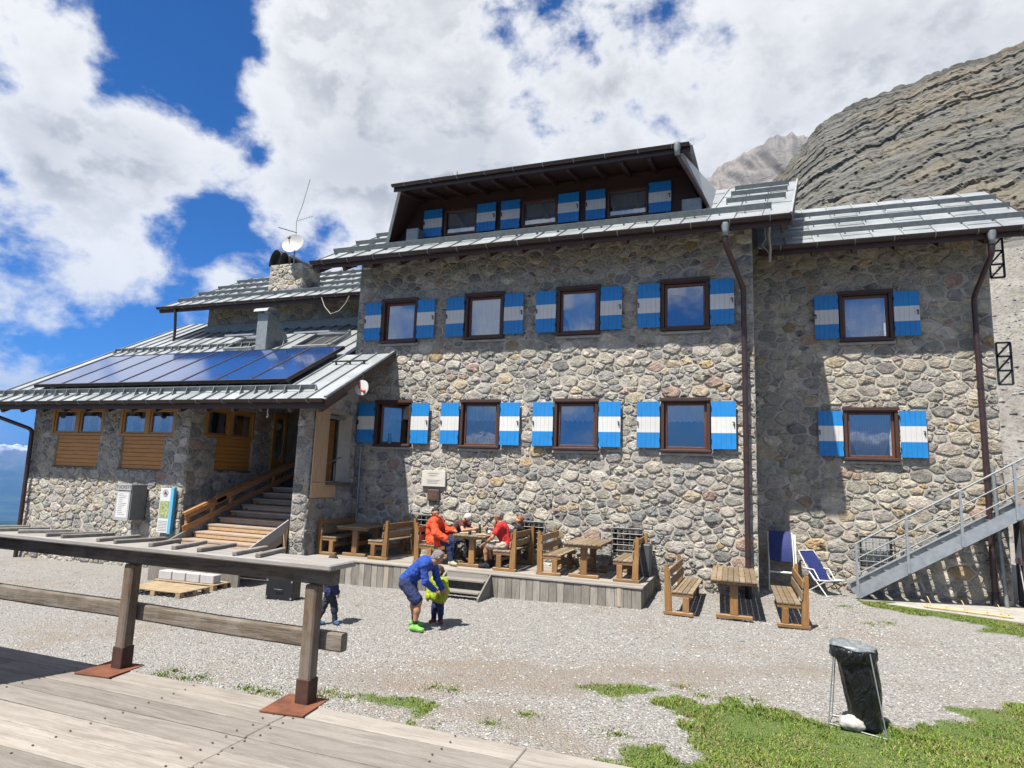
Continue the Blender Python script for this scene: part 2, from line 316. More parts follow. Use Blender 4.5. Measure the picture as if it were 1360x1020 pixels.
# ------------------------------------------------------------------ mesh helpers
def V3(a): return np.array(a, float)
def unit(a): a = V3(a); return a / (np.linalg.norm(a) + 1e-12)
class MB:
    def __init__(s): s.v = []; s.f = []; s.m = []; s.s = []
    def add(s, verts, faces, mat=0, smooth=False):
        k = len(s.v); s.v.extend([tuple(map(float, p)) for p in verts])
        for f in faces: s.f.append(tuple(i + k for i in f)); s.m.append(mat); s.s.append(smooth)
        return s
    def obox(s, c, ax, ay, az, hx, hy, hz, ch=0.0, mat=0):
        c = V3(c); A = [unit(ax), unit(ay), unit(az)]; H = [hx, hy, hz]
        if ch <= 0:
            P = [c + A[0] * H[0] * i + A[1] * H[1] * j + A[2] * H[2] * k for k in (-1, 1) for j in (-1, 1) for i in (-1, 1)]
            F = [(0, 2, 3, 1), (4, 5, 7, 6), (0, 1, 5, 4), (2, 6, 7, 3), (0, 4, 6, 2), (1, 3, 7, 5)]
        else:
            ch = min(ch, min(H) * 0.45); idx = {}; P = []
            for sg in [(i, j, k) for i in (-1, 1) for j in (-1, 1) for k in (-1, 1)]:
                for a in range(3):
                    p = c.copy()
                    for b in range(3): p = p + A[b] * sg[b] * (H[b] - (0 if b == a else ch))
                    idx[(sg, a)] = len(P); P.append(p)
            F = []
            for a in range(3):
                b, d = (a + 1) % 3, (a + 2) % 3
                for sa in (-1, 1):
                    q = []
                    for sb, sd in ((-1, -1), (1, -1), (1, 1), (-1, 1)):
                        g = [0, 0, 0]; g[a] = sa; g[b] = sb; g[d] = sd; q.append(idx[(tuple(g), a)])
                    F.append(q)
            for a, b, d in ((0, 1, 2), (0, 2, 1), (1, 2, 0)):
                for sa in (-1, 1):
                    for sb in (-1, 1):
                        g = [0, 0, 0]; g[a] = sa; g[b] = sb; g[d] = -1; g2 = list(g); g2[d] = 1
                        F.append([idx[(tuple(g), a)], idx[(tuple(g2), a)], idx[(tuple(g2), b)], idx[(tuple(g), b)]])
            for sg in [(i, j, k) for i in (-1, 1) for j in (-1, 1) for k in (-1, 1)]: F.append([idx[(sg, 0)], idx[(sg, 1)], idx[(sg, 2)]])
        G = []
        for f in F:
            q = [P[i] for i in f]; n = np.cross(q[1] - q[0], q[2] - q[0])
            G.append(tuple(f) if n @ (sum(q) / len(q) - c) > 0 else tuple(reversed(f)))
        return s.add(P, G, mat)
    def box(s, x0, x1, y0, y1, z0, z1, ch=0.0, mat=0):
        return s.obox(((x0 + x1) / 2, (y0 + y1) / 2, (z0 + z1) / 2), (1, 0, 0), (0, 1, 0), (0, 0, 1), abs(x1 - x0) / 2, abs(y1 - y0) / 2, abs(z1 - z0) / 2, ch, mat)
    def bar(s, p, q, wd, ht, up=(0, 0, 1), ch=0.0, mat=0):
        p, q = V3(p), V3(q); d = unit(q - p); u = V3(up); u = u - d * (u @ d); u = unit(u); sd = np.cross(d, u)
        return s.obox((p + q) / 2, d, sd, u, np.linalg.norm(q - p) / 2, wd / 2, ht / 2, ch, mat)
    def tube(s, pts, r, n=8, mat=0, cap=True, smooth=True):
        pts = [V3(p) for p in pts]; N = len(pts); r = [r] * N if np.isscalar(r) else r
        P = []; u = None
        for i in range(N):
            d = unit((pts[min(i + 1, N - 1)] - pts[i]) + (pts[i] - pts[max(i - 1, 0)]))
            if u is None:
                u = V3((0, 0, 1)) if abs(d[2]) < 0.9 else V3((1, 0, 0))
            u = unit(u - d * (u @ d)); v = np.cross(d, u)
            for k in range(n):
                a = 2 * math.pi * k / n; P.append(pts[i] + (u * math.cos(a) + v * math.sin(a)) * r[i])
        F = [(i * n + k, i * n + (k + 1) % n, (i + 1) * n + (k + 1) % n, (i + 1) * n + k) for i in range(N - 1) for k in range(n)]
        s.add(P, F, mat, smooth)
        if cap: s.add(P[:n], [tuple(reversed(range(n)))], mat); s.add(P[-n:], [tuple(range(n))], mat)
        return s
    def lathe(s, prof, c=(0, 0, 0), n=16, mat=0, smooth=True):
        c = V3(c); P = [c + V3((r * math.cos(2 * math.pi * k / n), r * math.sin(2 * math.pi * k / n), z)) for r, z in prof for k in range(n)]
        F = [(i * n + k, i * n + (k + 1) % n, (i + 1) * n + (k + 1) % n, (i + 1) * n + k) for i in range(len(prof) - 1) for k in range(n)]
        return s.add(P, F, mat, smooth)
    def poly(s, pts, mat=0): return s.add(pts, [tuple(range(len(pts)))], mat)
    def prism(s, pts, d, mat=0):
        pts = [V3(p) for p in pts]; d = V3(d); n = len(pts)
        nn = np.cross(pts[1] - pts[0], pts[2] - pts[1])
        if nn @ d > 0: pts = pts[::-1]
        s.add(pts + [p + d for p in pts], [tuple(range(n)), tuple(reversed(range(n, 2 * n)))] + [(i, i + n, (i + 1) % n + n, (i + 1) % n) for i in range(n)], mat); return s
    def mesh(s, name, mats):
        me = bpy.data.meshes.new(name); me.from_pydata(s.v, [], s.f)
        for k in ([mats] if isinstance(mats, str) else mats): me.materials.append(MATS[k])
        me.polygons.foreach_set('material_index', s.m); me.polygons.foreach_set('use_smooth', s.s); me.update(); return me
    def build(s, name, mats, parent=None, loc=None): return link(name, s.mesh(name, mats), parent, loc)
def link(name, data, parent=None, loc=None):
    o = bpy.data.objects.new(name, data); COL.objects.link(o)
    if parent is not None:
        o.parent = parent
        if parent.get('worldkids') and loc is None: o.location = -Vector(parent.location)
    if loc is not None: o.location = loc
    return o
def tag(o, label=None, cat=None, group=None, kind=None):
    for k, v in (('label', label), ('category', cat), ('group', group), ('kind', kind)):
        if v: o[k] = v
    return o
def thing(name, loc, label, cat, group=None, rz=0.0, worldkids=False):
    o = link(name, None); o.location = loc; o.rotation_euler = (0, 0, rz); o.empty_display_size = 0.2
    if worldkids: o['worldkids'] = 1
    return tag(o, label, cat, group)
def copy_tree(o, parent=None):
    c = o.copy(); COL.objects.link(c); c.parent = parent
    for ch in list(o.children): copy_tree(ch, c)
    return c
def npmesh(name, V, F, mats, smooth=True, attr=None):
    """big meshes: V (n,3), F (m,k) of one face size"""
    me = bpy.data.meshes.new(name); V = np.asarray(V, np.float32); F = np.asarray(F, np.int32); k = F.shape[1]
    me.vertices.add(len(V)); me.vertices.foreach_set('co', V.ravel())
    me.loops.add(F.size); me.loops.foreach_set('vertex_index', F.ravel())
    me.polygons.add(len(F)); me.polygons.foreach_set('loop_start', np.arange(0, F.size, k, dtype=np.int32))
    me.polygons.foreach_set('use_smooth', np.full(len(F), smooth))
    for a in (attr or {}):
        d = attr[a]
        if d.ndim == 1: at = me.attributes.new(a, 'FLOAT', 'POINT'); at.data.foreach_set('value', d.astype(np.float32))
        else: at = me.color_attributes.new(a, 'FLOAT_COLOR', 'POINT'); at.data.foreach_set('color', np.c_[d, np.ones(len(d))].astype(np.float32).ravel())
    for m in ([mats] if isinstance(mats, str) else mats): me.materials.append(MATS[m])
    me.update(calc_edges=True); me.validate(); return me
def gridfaces(nr, nc, flip=False):
    a = np.arange(nr * nc).reshape(nr, nc); q = np.stack([a[:-1, :-1], a[:-1, 1:], a[1:, 1:], a[1:, :-1]], -1).reshape(-1, 4)
    return q[:, ::-1] if flip else q
def hash2(i, j, seed):
    h = (i.astype(np.int64) * 374761393 + j.astype(np.int64) * 668265263 + seed * 974711) & 0x7fffffff
    h = ((h ^ (h >> 13)) * 1274126177) & 0x7fffffff
    return ((h ^ (h >> 16)) & 0xffff) / 65535.0
def vn(x, y, seed=0):
    x = np.asarray(x, float); y = np.asarray(y, float)
    i, j = np.floor(x), np.floor(y); fx, fy = x - i, y - j; fx = fx * fx * (3 - 2 * fx); fy = fy * fy * (3 - 2 * fy)
    a, b, c, d = hash2(i, j, seed), hash2(i + 1, j, seed), hash2(i, j + 1, seed), hash2(i + 1, j + 1, seed)
    return (a * (1 - fx) + b * fx) * (1 - fy) + (c * (1 - fx) + d * fx) * fy
def fbm(x, y, oct=4, seed=0, gain=0.5):
    t = 0; a = 1; n = 0
    for k in range(oct): t = t + a * vn(np.asarray(x) * 2 ** k, np.asarray(y) * 2 ** k, seed + k * 17); n += a; a *= gain
    return t / n
def sst(x, a, b): t = np.clip((np.asarray(x, float) - a) / (b - a), 0, 1); return t * t * (3 - 2 * t)
def pip(x, y, poly):
    ins = np.zeros(np.shape(x), bool); n = len(poly)
    for i in range(n):
        (x0, y0), (x1, y1) = poly[i], poly[(i + 1) % n]
        c = ((y0 > y) != (y1 > y)) & (x < (x1 - x0) * (y - y0) / (y1 - y0 + 1e-12) + x0); ins ^= c
    return ins
# ------------------------------------------------------------------ ground
def gz(x, y):
    x = np.asarray(x, float); y = np.asarray(y, float)
    z = -0.02 * np.clip(-2 - x, 0, 25) + 0.13 * sst(y, 13.6, 15.6) * sst(x, -3, -1)
    z = z + 0.05 * (fbm(x * 0.6, y * 0.6, 3, 5) - 0.5)
    z = z - np.where(x < -27, (-27 - x) * 0.85, 0) - np.where(y < -30, (-30 - y) * 0.6, 0)
    return z
GP = lambda pts: [tuple(atZ(a, b, 0.0)[:2]) for a, b in pts]
LAWNS = [GP([(885, 922), (915, 930), (960, 924), (1000, 938), (1060, 945), (1105, 958), (1170, 962), (1230, 948), (1290, 950), (1345, 932), (1420, 930), (1500, 950), (1500, 1200), (900, 1200), (880, 1050), (905, 985), (893, 955)]),
         GP([(752, 908), (800, 907), (862, 914), (857, 934), (828, 941), (800, 925)]), GP([(478, 922), (535, 922), (585, 934), (570, 946), (525, 941), (490, 936)]), GP([(555, 950), (595, 955), (590, 968), (560, 962)]),
         GP([(1127, 803), (1200, 810), (1290, 822), (1360, 838), (1400, 850), (1360, 850), (1290, 838), (1210, 824), (1150, 812)]), GP([(800, 1000), (850, 997), (895, 1010), (900, 1060), (800, 1060)])]
TUFTS = GP([(215, 885), (232, 880), (245, 890), (270, 888), (345, 912), (360, 915), (425, 920), (440, 915), (575, 910), (603, 915), (1122, 815), (1155, 832), (1180, 832), (650, 962), (820, 978), (700, 950), (905, 912), (935, 925), (1000, 930), (330, 905), (460, 922)])
LAWNS.append([(3.8, 5), (9, 5), (9, 9.2), (5, 9.4)])
def lawnmask(x, y):
    jx = x + (fbm(x * 2.2, y * 2.2, 3, 31) - 0.5) * 0.9; jy = y + (fbm(x * 2.2, y * 2.2, 3, 47) - 0.5) * 0.9
    m = np.zeros(np.shape(x), bool)
    for p in LAWNS: m |= pip(jx, jy, p)
    return m
gx = np.unique(np.r_[np.linspace(-60, -15, 46), np.arange(-15, 9, 0.12), np.linspace(9, 90, 50)])
gy = np.unique(np.r_[np.linspace(-60, 2, 40), np.arange(2, 18.5, 0.12), np.linspace(18.5, 90, 50)])
GX, GY = np.meshgrid(gx, gy)
m_, t_, b_, o_ = newmat('ground')
v_ = objco(t_)
vor = t_.add('ShaderNodeTexVoronoi', ins={'Scale': 42.0, 'Randomness': 1.0}); t_.link(v_, vor.inputs['Vector'])
vor2 = t_.add('ShaderNodeTexVoronoi', ins={'Scale': 70.0}); t_.link(v_, vor2.inputs['Vector'])
sp_ = t_.add('ShaderNodeSeparateColor'); t_.link(vor.outputs['Color'], sp_.inputs[0])
peb = t_.ramp(sp_.outputs[0], [(0, (0.19, 0.185, 0.175)), (0.35, (0.31, 0.30, 0.285)), (0.75, (0.39, 0.38, 0.362)), (1, (0.48, 0.47, 0.45))])
dk = t_.smooth(vor.outputs['Distance'], 0.0, 0.85)
peb = t_.mix(t_.math('MULTIPLY', dk, 0.35), peb, (0.17, 0.16, 0.145))
big = t_.noise(v_, 0.42, 5, 0.6); med = t_.noise(v_, 2.4, 5, 0.65)
dirt = t_.math('MULTIPLY', t_.smooth(big, 0.48, 0.62), t_.smooth(med, 0.34, 0.60))
colr = t_.mix(t_.math('MULTIPLY', dirt, 0.75), peb, (0.27, 0.225, 0.18))
la = t_.add('ShaderNodeAttribute', attribute_name='lawn')
grs = t_.mix(med, (0.075, 0.125, 0.022), (0.13, 0.18, 0.04))
colr = t_.mix(la.outputs['Fac'], colr, grs)
tr_ = t_.add('ShaderNodeAttribute', attribute_name='track'); colr = t_.mix(t_.math('MULTIPLY', tr_.outputs['Fac'], t_.math('ADD', t_.math('MULTIPLY', med, 0.9), 0.2), clamp=True), colr, (0.245, 0.205, 0.165))
fa = t_.add('ShaderNodeAttribute', attribute_name='meadow')
colr = t_.mix(fa.outputs['Fac'], colr, t_.mix(med, (0.05, 0.09, 0.02), (0.10, 0.14, 0.035)))
t_.link(colr, b_.inputs['Base Color']); b_.inputs['Roughness'].default_value = 0.95
bump(t_, b_, t_.math('ADD', t_.math('MULTIPLY', t_.math('SUBTRACT', 1.0, vor.outputs['Distance']), 1.0), t_.math('MULTIPLY', vor2.outputs['Distance'], -0.4)), 0.9, 0.03)
TRACK = [GP([(430, 888), (620, 880), (900, 878), (1150, 886), (1150, 900), (900, 902), (640, 918), (430, 905)]), GP([(600, 940), (700, 945), (800, 985), (790, 1000), (700, 985), (610, 960)])]
def trackmask(x, y):
    jx = x + (fbm(x * 1.5, y * 1.5, 4, 131) - 0.5) * 1.6; jy = y + (fbm(x * 1.5, y * 1.5, 4, 147) - 0.5) * 1.6
    m = np.zeros(np.shape(x), bool)
    for p in TRACK: m |= pip(jx, jy, p)
    return m
tm = trackmask(GX, GY).astype(float)
for _ in range(3): tm[1:-1, 1:-1] = (tm[1:-1, 1:-1] + tm[:-2, 1:-1] + tm[2:, 1:-1] + tm[1:-1, :-2] + tm[1:-1, 2:]) / 5
mead = sst(-GX, 24.0, 25.5)
gme = npmesh('ground', np.c_[GX.ravel(), GY.ravel(), gz(GX, GY).ravel()], gridfaces(*GX.shape), 'ground', True, {'lawn': lawnmask(GX, GY).ravel().astype(float), 'meadow': mead.ravel(), 'track': tm.ravel()})
tag(link('ground', gme), 'pale limestone gravel yard in front of the stone hut', kind='structure')
# pebbles
def pebbles(n, xr, yr, smin, smax, seed):
    g = np.random.default_rng(seed); x = g.uniform(*xr, n); y = g.uniform(*yr, n)
    keep = ~lawnmask(x, y) & ~((x > -10.6) & (x < -2.0) & (y > 13.45)) & (y < 15.5 + 1.9 * (x > 0.25)) & ~((x < -10.6) & (y > 12.2))
    keep &= (x - 2.06) * (-1.0) / 2.7 + 16.6 > y
    keep &= ~(trackmask(x, y) & (g.uniform(0, 1, n) < .72))
    x, y = x[keep], y[keep]; n = len(x); s = g.uniform(0, 1, n) ** 2.2 * (smax - smin) + smin
    base = np.array([(1, 0, 0), (0, 1, 0), (-1, 0, 0), (0, -1, 0), (0, 0, 1), (0, 0, -1)], float)
    V = base[None] * (1 + g.uniform(-.35, .35, (n, 6, 3))); V = V + g.uniform(-.28, .28, (n, 6, 3))
    a = g.uniform(0, 6.28, n); c, sn = np.cos(a)[:, None], np.sin(a)[:, None]
    X = V[:, :, 0] * c - V[:, :, 1] * sn; Y = V[:, :, 0] * sn + V[:, :, 1] * c
    V = np.stack([X * s[:, None] + x[:, None], Y * s[:, None] * g.uniform(.6, 1, n)[:, None] + y[:, None], V[:, :, 2] * s[:, None] * 0.62 + (gz(x, y) + s * 0.2)[:, None]], -1)
    F = np.array([(0, 1, 4), (1, 2, 4), (2, 3, 4), (3, 0, 4), (1, 0, 5), (2, 1, 5), (3, 2, 5), (0, 3, 5)])
    F = (F[None] + 6 * np.arange(n)[:, None, None]).reshape(-1, 3)
    gcol = g.choice([0.17, 0.24, 0.30, 0.36, 0.42, 0.50], n, p=[.12, .22, .27, .22, .13, .04]); tint = gcol[:, None] * np.array([1, .975, .93])[None] * g.uniform(.94, 1.06, (n, 3))
    return V.reshape(-1, 3), F, np.repeat(tint, 6, 0)
m_, t_, b_, o_ = newmat('pebble'); a_ = t_.add('ShaderNodeAttribute', attribute_name='tint'); t_.link(a_.outputs['Color'], b_.inputs['Base Color']); b_.inputs['Roughness'].default_value = 0.9
Vp, Fp, Tp = [], [], []; off = 0
for a in ((78000, (-7, 6.5), (4.0, 9.5), .005, .021, 1), (52000, (-13, 6.5), (9.5, 14.2), .006, .021, 2), (14000, (-22, -7), (5, 13), .007, .022, 3), (9000, (-2.0, 2.5), (13.5, 16.6), .007, .022, 4), (160, (-9, 6), (4.3, 13.3), .02, .045, 5)):
    v, f, t = pebbles(*a); Vp.append(v); Fp.append(f + off); Tp.append(t); off += len(v)
tag(link('gravel', npmesh('gravel', np.vstack(Vp), np.vstack(Fp), 'pebble', False, {'tint': np.vstack(Tp)})), 'loose grey and white pebbles covering the yard', 'gravel', kind='stuff')
# grass
m_, t_, b_, o_ = newmat('grassblade'); a_ = t_.add('ShaderNodeAttribute', attribute_name='tint'); t_.link(a_.outputs['Color'], b_.inputs['Base Color']); b_.inputs['Roughness'].default_value = 0.65
b_.inputs['Subsurface Weight'].default_value = 0.0
def blades(x, y, h, g):
    n = len(x); a = g.uniform(0, 6.28, n); wd = g.uniform(.0035, .0075, n); lean = g.uniform(.15, .9, n) * h; b = g.uniform(0, 6.28, n)
    z = gz(x, y); P = np.zeros((n, 5, 3)); ca, sa = np.cos(a) * wd, np.sin(a) * wd
    for k, (sg, t) in enumerate(((-1, 0), (1, 0), (-.8, .55), (.8, .55), (0, 1))):
        P[:, k, 0] = x + ca * sg + np.cos(b) * lean * t ** 1.7; P[:, k, 1] = y + sa * sg + np.sin(b) * lean * t ** 1.7; P[:, k, 2] = z - .004 + h * t * (1 - .25 * t)
    F = np.array([(0, 1, 3), (0, 3, 2), (2, 3, 4)]); F = (F[None] + 5 * np.arange(n)[:, None, None]).reshape(-1, 3)
    pn = fbm(x * 1.6, y * 1.6, 3, 77)[:, None] ; dry = (g.uniform(0, 1, n) < 0.12 + .3 * (fbm(x * 2.5, y * 2.5, 3, 55) > .57))[:, None]
    c = np.array([.075, .155, .014]) * (1 - pn) + np.array([.205, .265, .036]) * pn; c = c * g.uniform(.7, 1.25, (n, 1)); c = np.where(dry, np.array([.30, .25, .11]) * g.uniform(.7, 1.1, (n, 1)), c)
    return P.reshape(-1, 3), F, np.repeat(c, 5, 0)
g_ = np.random.default_rng(11); xs, ys, hs = [], [], []
n = 560000; x = g_.uniform(-4.5, 6.5, n); y = g_.uniform(4.2, 17.5, n); k = lawnmask(x, y)
dens = fbm(x * 1.9, y * 1.9, 3, 13); k &= dens + g_.uniform(-.16, .16, n) > 0.375
k &= ((x - 2.06) * (-1.0) / 2.7 + 16.55 > y)
x, y, dens = x[k], y[k], dens[k]; xs.append(x); ys.append(y); hs.append(g_.uniform(.012, .034, len(x)) * (0.45 + 1.3 * dens) * (1 + .9 * (fbm(x * 4, y * 4, 2, 3) > .62)))
for tx, ty in TUFTS:
    n = 130; r = np.abs(g_.normal(0, .09, n)); a = g_.uniform(0, 6.28, n); xs.append(tx + r * np.cos(a) * 1.5); ys.append(ty + r * np.sin(a)); hs.append(g_.uniform(.02, .06, n))
n = 9000; x = g_.uniform(-26.5, -24.5, n); y = g_.uniform(11, 19, n); xs.append(x); ys.append(y); hs.append(g_.uniform(.08, .3, n))
bl = blades(np.concatenate(xs), np.concatenate(ys), np.concatenate(hs), g_)
tag(link('grass', npmesh('grass', bl[0], bl[1], 'grassblade', False, {'tint': bl[2]})), 'short green alpine grass at the yard edge', 'grass', kind='stuff')
# ------------------------------------------------------------------ mountains
def rockmat(name, c_dark, c_mid, c_light, c_warm, dip, scale=1.0, warm_below=None):
    m, t, b, o = newmat(name); v = objco(t)
    mp = t.add('ShaderNodeMapping'); t.link(v, mp.inputs[0]); mp.inputs['Rotation'].default_value = (0, dip, 0); mp.inputs['Scale'].default_value = (0.035 * scale, 0.035 * scale, 0.42 * scale)
    s1 = t.noise(mp.outputs[0], 1.0, 7, 0.68, 0.7); s2 = t.noise(mp.outputs[0], 4.0, 6, 0.7, 0.5)
    n = t.noise(v, 0.05 * scale, 6, 0.65); n2 = t.noise(v, 0.7 * scale, 6, 0.7)
    c = t.mix(t.smooth(s1, 0.34, 0.66), c_mid, c_light)
    c = t.mix(t.math('MULTIPLY', t.smooth(s2, 0.53, 0.62), 0.85), c, c_dark)
    c = t.mix(t.math('MULTIPLY', t.smooth(n, 0.50, 0.64), 0.7), c, c_warm)
    c = t.mix(t.math('MULTIPLY', t.smooth(n2, 0.55, 0.7), 0.4), c, c_dark)
    t.link(c, b.inputs['Base Color']); b.inputs['Roughness'].default_value = 0.95; b.inputs['Specular IOR Level'].default_value = 0.1
    bump(t, b, t.math('ADD', t.math('MULTIPLY', s2, 1.0), t.math('ADD', s1, n2)), 0.7, 1.2 / scale)
rockmat('cliffrock', (0.060, 0.060, 0.054), (0.135, 0.134, 0.120), (0.20, 0.198, 0.18), (0.225, 0.195, 0.145), math.radians(20))
rockmat('peakrock', (0.15, 0.145, 0.145), (0.20, 0.19, 0.185), (0.26, 0.25, 0.24), (0.28, 0.255, 0.235), math.radians(-60), 0.3)
m_, t_, b_, o_ = newmat('scree'); v_ = objco(t_)
n_ = t_.noise(v_, 0.25, 6, 0.7); nf = t_.noise(v_, 2.6, 6, 0.78); ng = t_.noise(v_, 0.9, 5, 0.7)
c_ = t_.mix(t_.smooth(n_, 0.3, 0.7), (0.21, 0.20, 0.18), (0.31, 0.295, 0.275)); c_ = t_.mix(t_.math('MULTIPLY', t_.smooth(nf, 0.47, 0.60), 0.75), c_, (0.105, 0.10, 0.09))
c_ = t_.mix(t_.math('MULTIPLY', t_.smooth(ng, 0.60, 0.66), 0.8), c_, (0.12, 0.145, 0.05)); t_.link(c_, b_.inputs['Base Color']); b_.inputs['Roughness'].default_value = 0.95
bump(t_, b_, nf, 0.9, 0.25)
AZ = np.array([-12, -4, -1, 1, 2.97, 5.18, 7.04, 10.2, 14.5, 17.5, 20.7, 30, 50, 75]); EL = np.array([8, 15.5, 20.6, 23.2, 25.3, 27.3, 28.9, 29.8, 30.2, 30.4, 30.5, 31, 29, 22])
az = np.radians(np.arange(-10, 72, 0.17)); es = np.interp(np.degrees(az), AZ, EL)
es = es + (fbm(np.degrees(az) * 1.1, az * 0, 4, 3) - .5) * 0.55
es_r = np.radians(es); e0 = np.minimum(np.radians(17.4), 0.6 * es_r)
R0, R1, R2 = 40.0, 95.0, 195.0
# scree below the cliff
ts = np.linspace(0, 1, 90)[:, None]; rr = R0 + (R1 - R0) * ts + 0 * az[None]
z0 = -1.0; zz = z0 + (HC + R1 * np.tan(e0)[None] - z0) * ts ** 1.15
X = rr * np.sin(az)[None]; Y = rr * np.cos(az)[None]; zz = zz + (fbm(X * .12, Y * .12, 4, 8) - .5) * 3.0 * ts + (fbm(X * .9, Y * .9, 4, 9, .7) - .5) * 1.1
tag(link('scree_slope', npmesh('scree_slope', np.c_[X.ravel(), Y.ravel(), zz.ravel()], gridfaces(*X.shape, flip=True), 'scree')), 'pale scree slope rising behind the hut', kind='structure')
gS = np.random.default_rng(90); n = 2600; ra = np.radians(gS.uniform(12, 32, n)); rt = gS.uniform(0.01, .97, n); ii = np.clip((rt * 89).astype(int), 0, 89); jj = np.clip(np.searchsorted(az, ra), 0, len(az) - 1)
cx_ = X[ii, jj]; cy__ = Y[ii, jj]; cz_ = zz[ii, jj]; ss = gS.uniform(0, 1, n) ** 3 * .26 + .05
base6 = np.array([(1, 0, 0), (0, 1, 0), (-1, 0, 0), (0, -1, 0), (0, 0, 1), (0, 0, -1)], float); Vr = base6[None] * (1 + gS.uniform(-.3, .3, (n, 6, 3))) + gS.uniform(-.25, .25, (n, 6, 3)); Vr = Vr * ss[:, None, None] + np.stack([cx_, cy__, cz_], -1)[:, None]
Fr = (np.array([(0, 1, 4), (1, 2, 4), (2, 3, 4), (3, 0, 4), (1, 0, 5), (2, 1, 5), (3, 2, 5), (0, 3, 5)])[None] + 6 * np.arange(n)[:, None, None]).reshape(-1, 3)
tag(link('scree_rubble', npmesh('scree_rubble', Vr.reshape(-1, 3), Fr, 'pebble', False, {'tint': np.repeat(gS.uniform(.13, .30, (n, 1)) * np.array([[1, .97, .91]]), 6, 0)})), 'loose grey rocks scattered over the scree slope', 'rubble', kind='stuff')
ts = np.linspace(0, 1.30, 380)[:, None]; tt = np.minimum(ts, 1)
rr = R1 - 1 + (R2 - R1) * ts + 0 * az[None]; el = e0[None] * .985 + (es_r - e0)[None] * np.sin(tt * math.pi / 2) ** 0.85
zz = HC + rr * np.tan(el); zz = np.where(ts > 1, (HC + R2 * np.tan(es_r))[None] - (ts - 1) ** 2 * 300, zz)
X = rr * np.sin(az)[None]; Y = rr * np.cos(az)[None]; tang = np.degrees(az)[None] * 2.6 + 0 * rr
s_ = zz - 0.36 * tang + (fbm(tang * .04, zz * .04, 3, 21) - .5) * 3.5 + (fbm(tang * .4, zz * .4, 3, 22) - .5) * 1.4
def ledge(s, lam, seed):
    u = s / lam + (fbm(tang * .07, s * .15, 3, seed) - .5) * 1.3; k = np.floor(u); fr = u - k
    amp = 0.35 + 0.9 * hash2(k, k * 0 + seed, seed) * (0.35 + vn(tang * .06 + k * 7.3, k * 3.1, seed + 5))
    return amp * (1 - fr) ** 1.4
vf = np.abs(vn(tang * .55 + s_ * .1, np.floor(s_ / 3.2) * 3.7, 91) - .5); disp = 1.3 * ledge(s_, 8.0, 3) + 0.9 * ledge(s_, 3.2, 9) + 0.6 * ledge(s_, 1.6, 15) + 0.38 * ledge(s_, 0.8, 19) - 0.9 * sst(.10 - vf, 0, .10) + (fbm(tang * .35, zz * .35, 4, 33) - .5) * 2.6 + (fbm(tang * .05, zz * .06, 3, 35) - .5) * 6 + np.abs(fbm(tang * .16, zz * .05, 3, 37) - .5) * 3.5
disp *= .58 * sst(ts, 0, .06) * (0.35 + 0.65 * sst(1.12 - ts, 0, .25))
ox = X - disp * np.sin(az)[None] * .9; oy = Y - disp * np.cos(az)[None] * .9; oz = zz + disp * .12 - 0.0
oz = oz - np.where(np.abs(disp) > 0, 0.3, 0)
tag(link('cliff', npmesh('cliff', np.c_[ox.ravel(), oy.ravel(), oz.ravel()], gridfaces(*X.shape, flip=True), 'cliffrock', False)), 'layered grey limestone dome towering behind the hut', kind='structure')
# paler peak farther back
az2 = np.radians(np.arange(-14, 16, 0.09)); e2 = np.interp(np.degrees(az2), [-14, -8, -5, -4.1, -2.4, -1.5, 0.2, 1.1, 2.2, 3.2, 4.2, 6, 16], [14, 21.5, 24.5, 25.6, 26.2, 26.6, 27.3, 27.55, 27.9, 28.25, 28.2, 27.6, 22]) + (fbm(np.degrees(az2) * 1.6, az2 * 0, 4, 5) - .5) * .7
ts = np.linspace(0, 1.2, 150)[:, None]; rr = 480 + 320 * ts + 0 * az2[None]; el = np.radians(2) + (np.radians(e2)[None] - np.radians(2)) * np.sin(np.minimum(ts, 1) * math.pi / 2)
zz = HC + rr * np.tan(el); zz = np.where(ts > 1, (HC + 800 * np.tan(np.radians(e2)))[None] - (ts - 1) * 300, zz)
tg = np.degrees(az2)[None] * 14 + 0 * rr; dd = (np.abs(fbm(tg * .022 + zz * .010, zz * .008, 4, 61, .5) - .5) * 2) * 60 * np.minimum(1, (1.15 - ts) * 5)
X = (rr - dd) * np.sin(az2)[None]; Y = (rr - dd) * np.cos(az2)[None]
tag(link('far_peak', npmesh('far_peak', np.c_[X.ravel(), Y.ravel(), zz.ravel()], gridfaces(*X.shape, flip=True), 'peakrock', True)), 'pale bare rock peak in the distance', kind='structure')
# valley and snowy range far away
m_, t_, b_, o_ = newmat('valley'); v_ = objco(t_)
sp_ = t_.add('ShaderNodeSeparateXYZ'); t_.link(v_, sp_.inputs[0]); nn = t_.noise(v_, 0.0011, 7, 0.7); n4 = t_.noise(v_, 0.0035, 7, 0.75)
c_ = t_.mix(t_.smooth(nn, 0.42, 0.58), (0.020, 0.040, 0.020), (0.055, 0.085, 0.03))
hgt = t_.math('ADD', sp_.outputs[2], t_.math('MULTIPLY', t_.math('SUBTRACT', n4, 0.5), 900.0))
c_ = t_.mix(t_.smooth(hgt, -300.0, 100.0), c_, (0.17, 0.165, 0.16)); c_ = t_.mix(t_.smooth(hgt, 130.0, 300.0), c_, (0.86, 0.88, 0.92)); t_.link(c_, b_.inputs['Base Color']); b_.inputs['Roughness'].default_value = 0.95; b_.inputs['Specular IOR Level'].default_value = 0.05
va = np.radians(np.unique(np.r_[np.arange(-180, -75, 2.0), np.arange(-75, -40, 0.10), np.arange(-40, 180.1, 2.0)]))
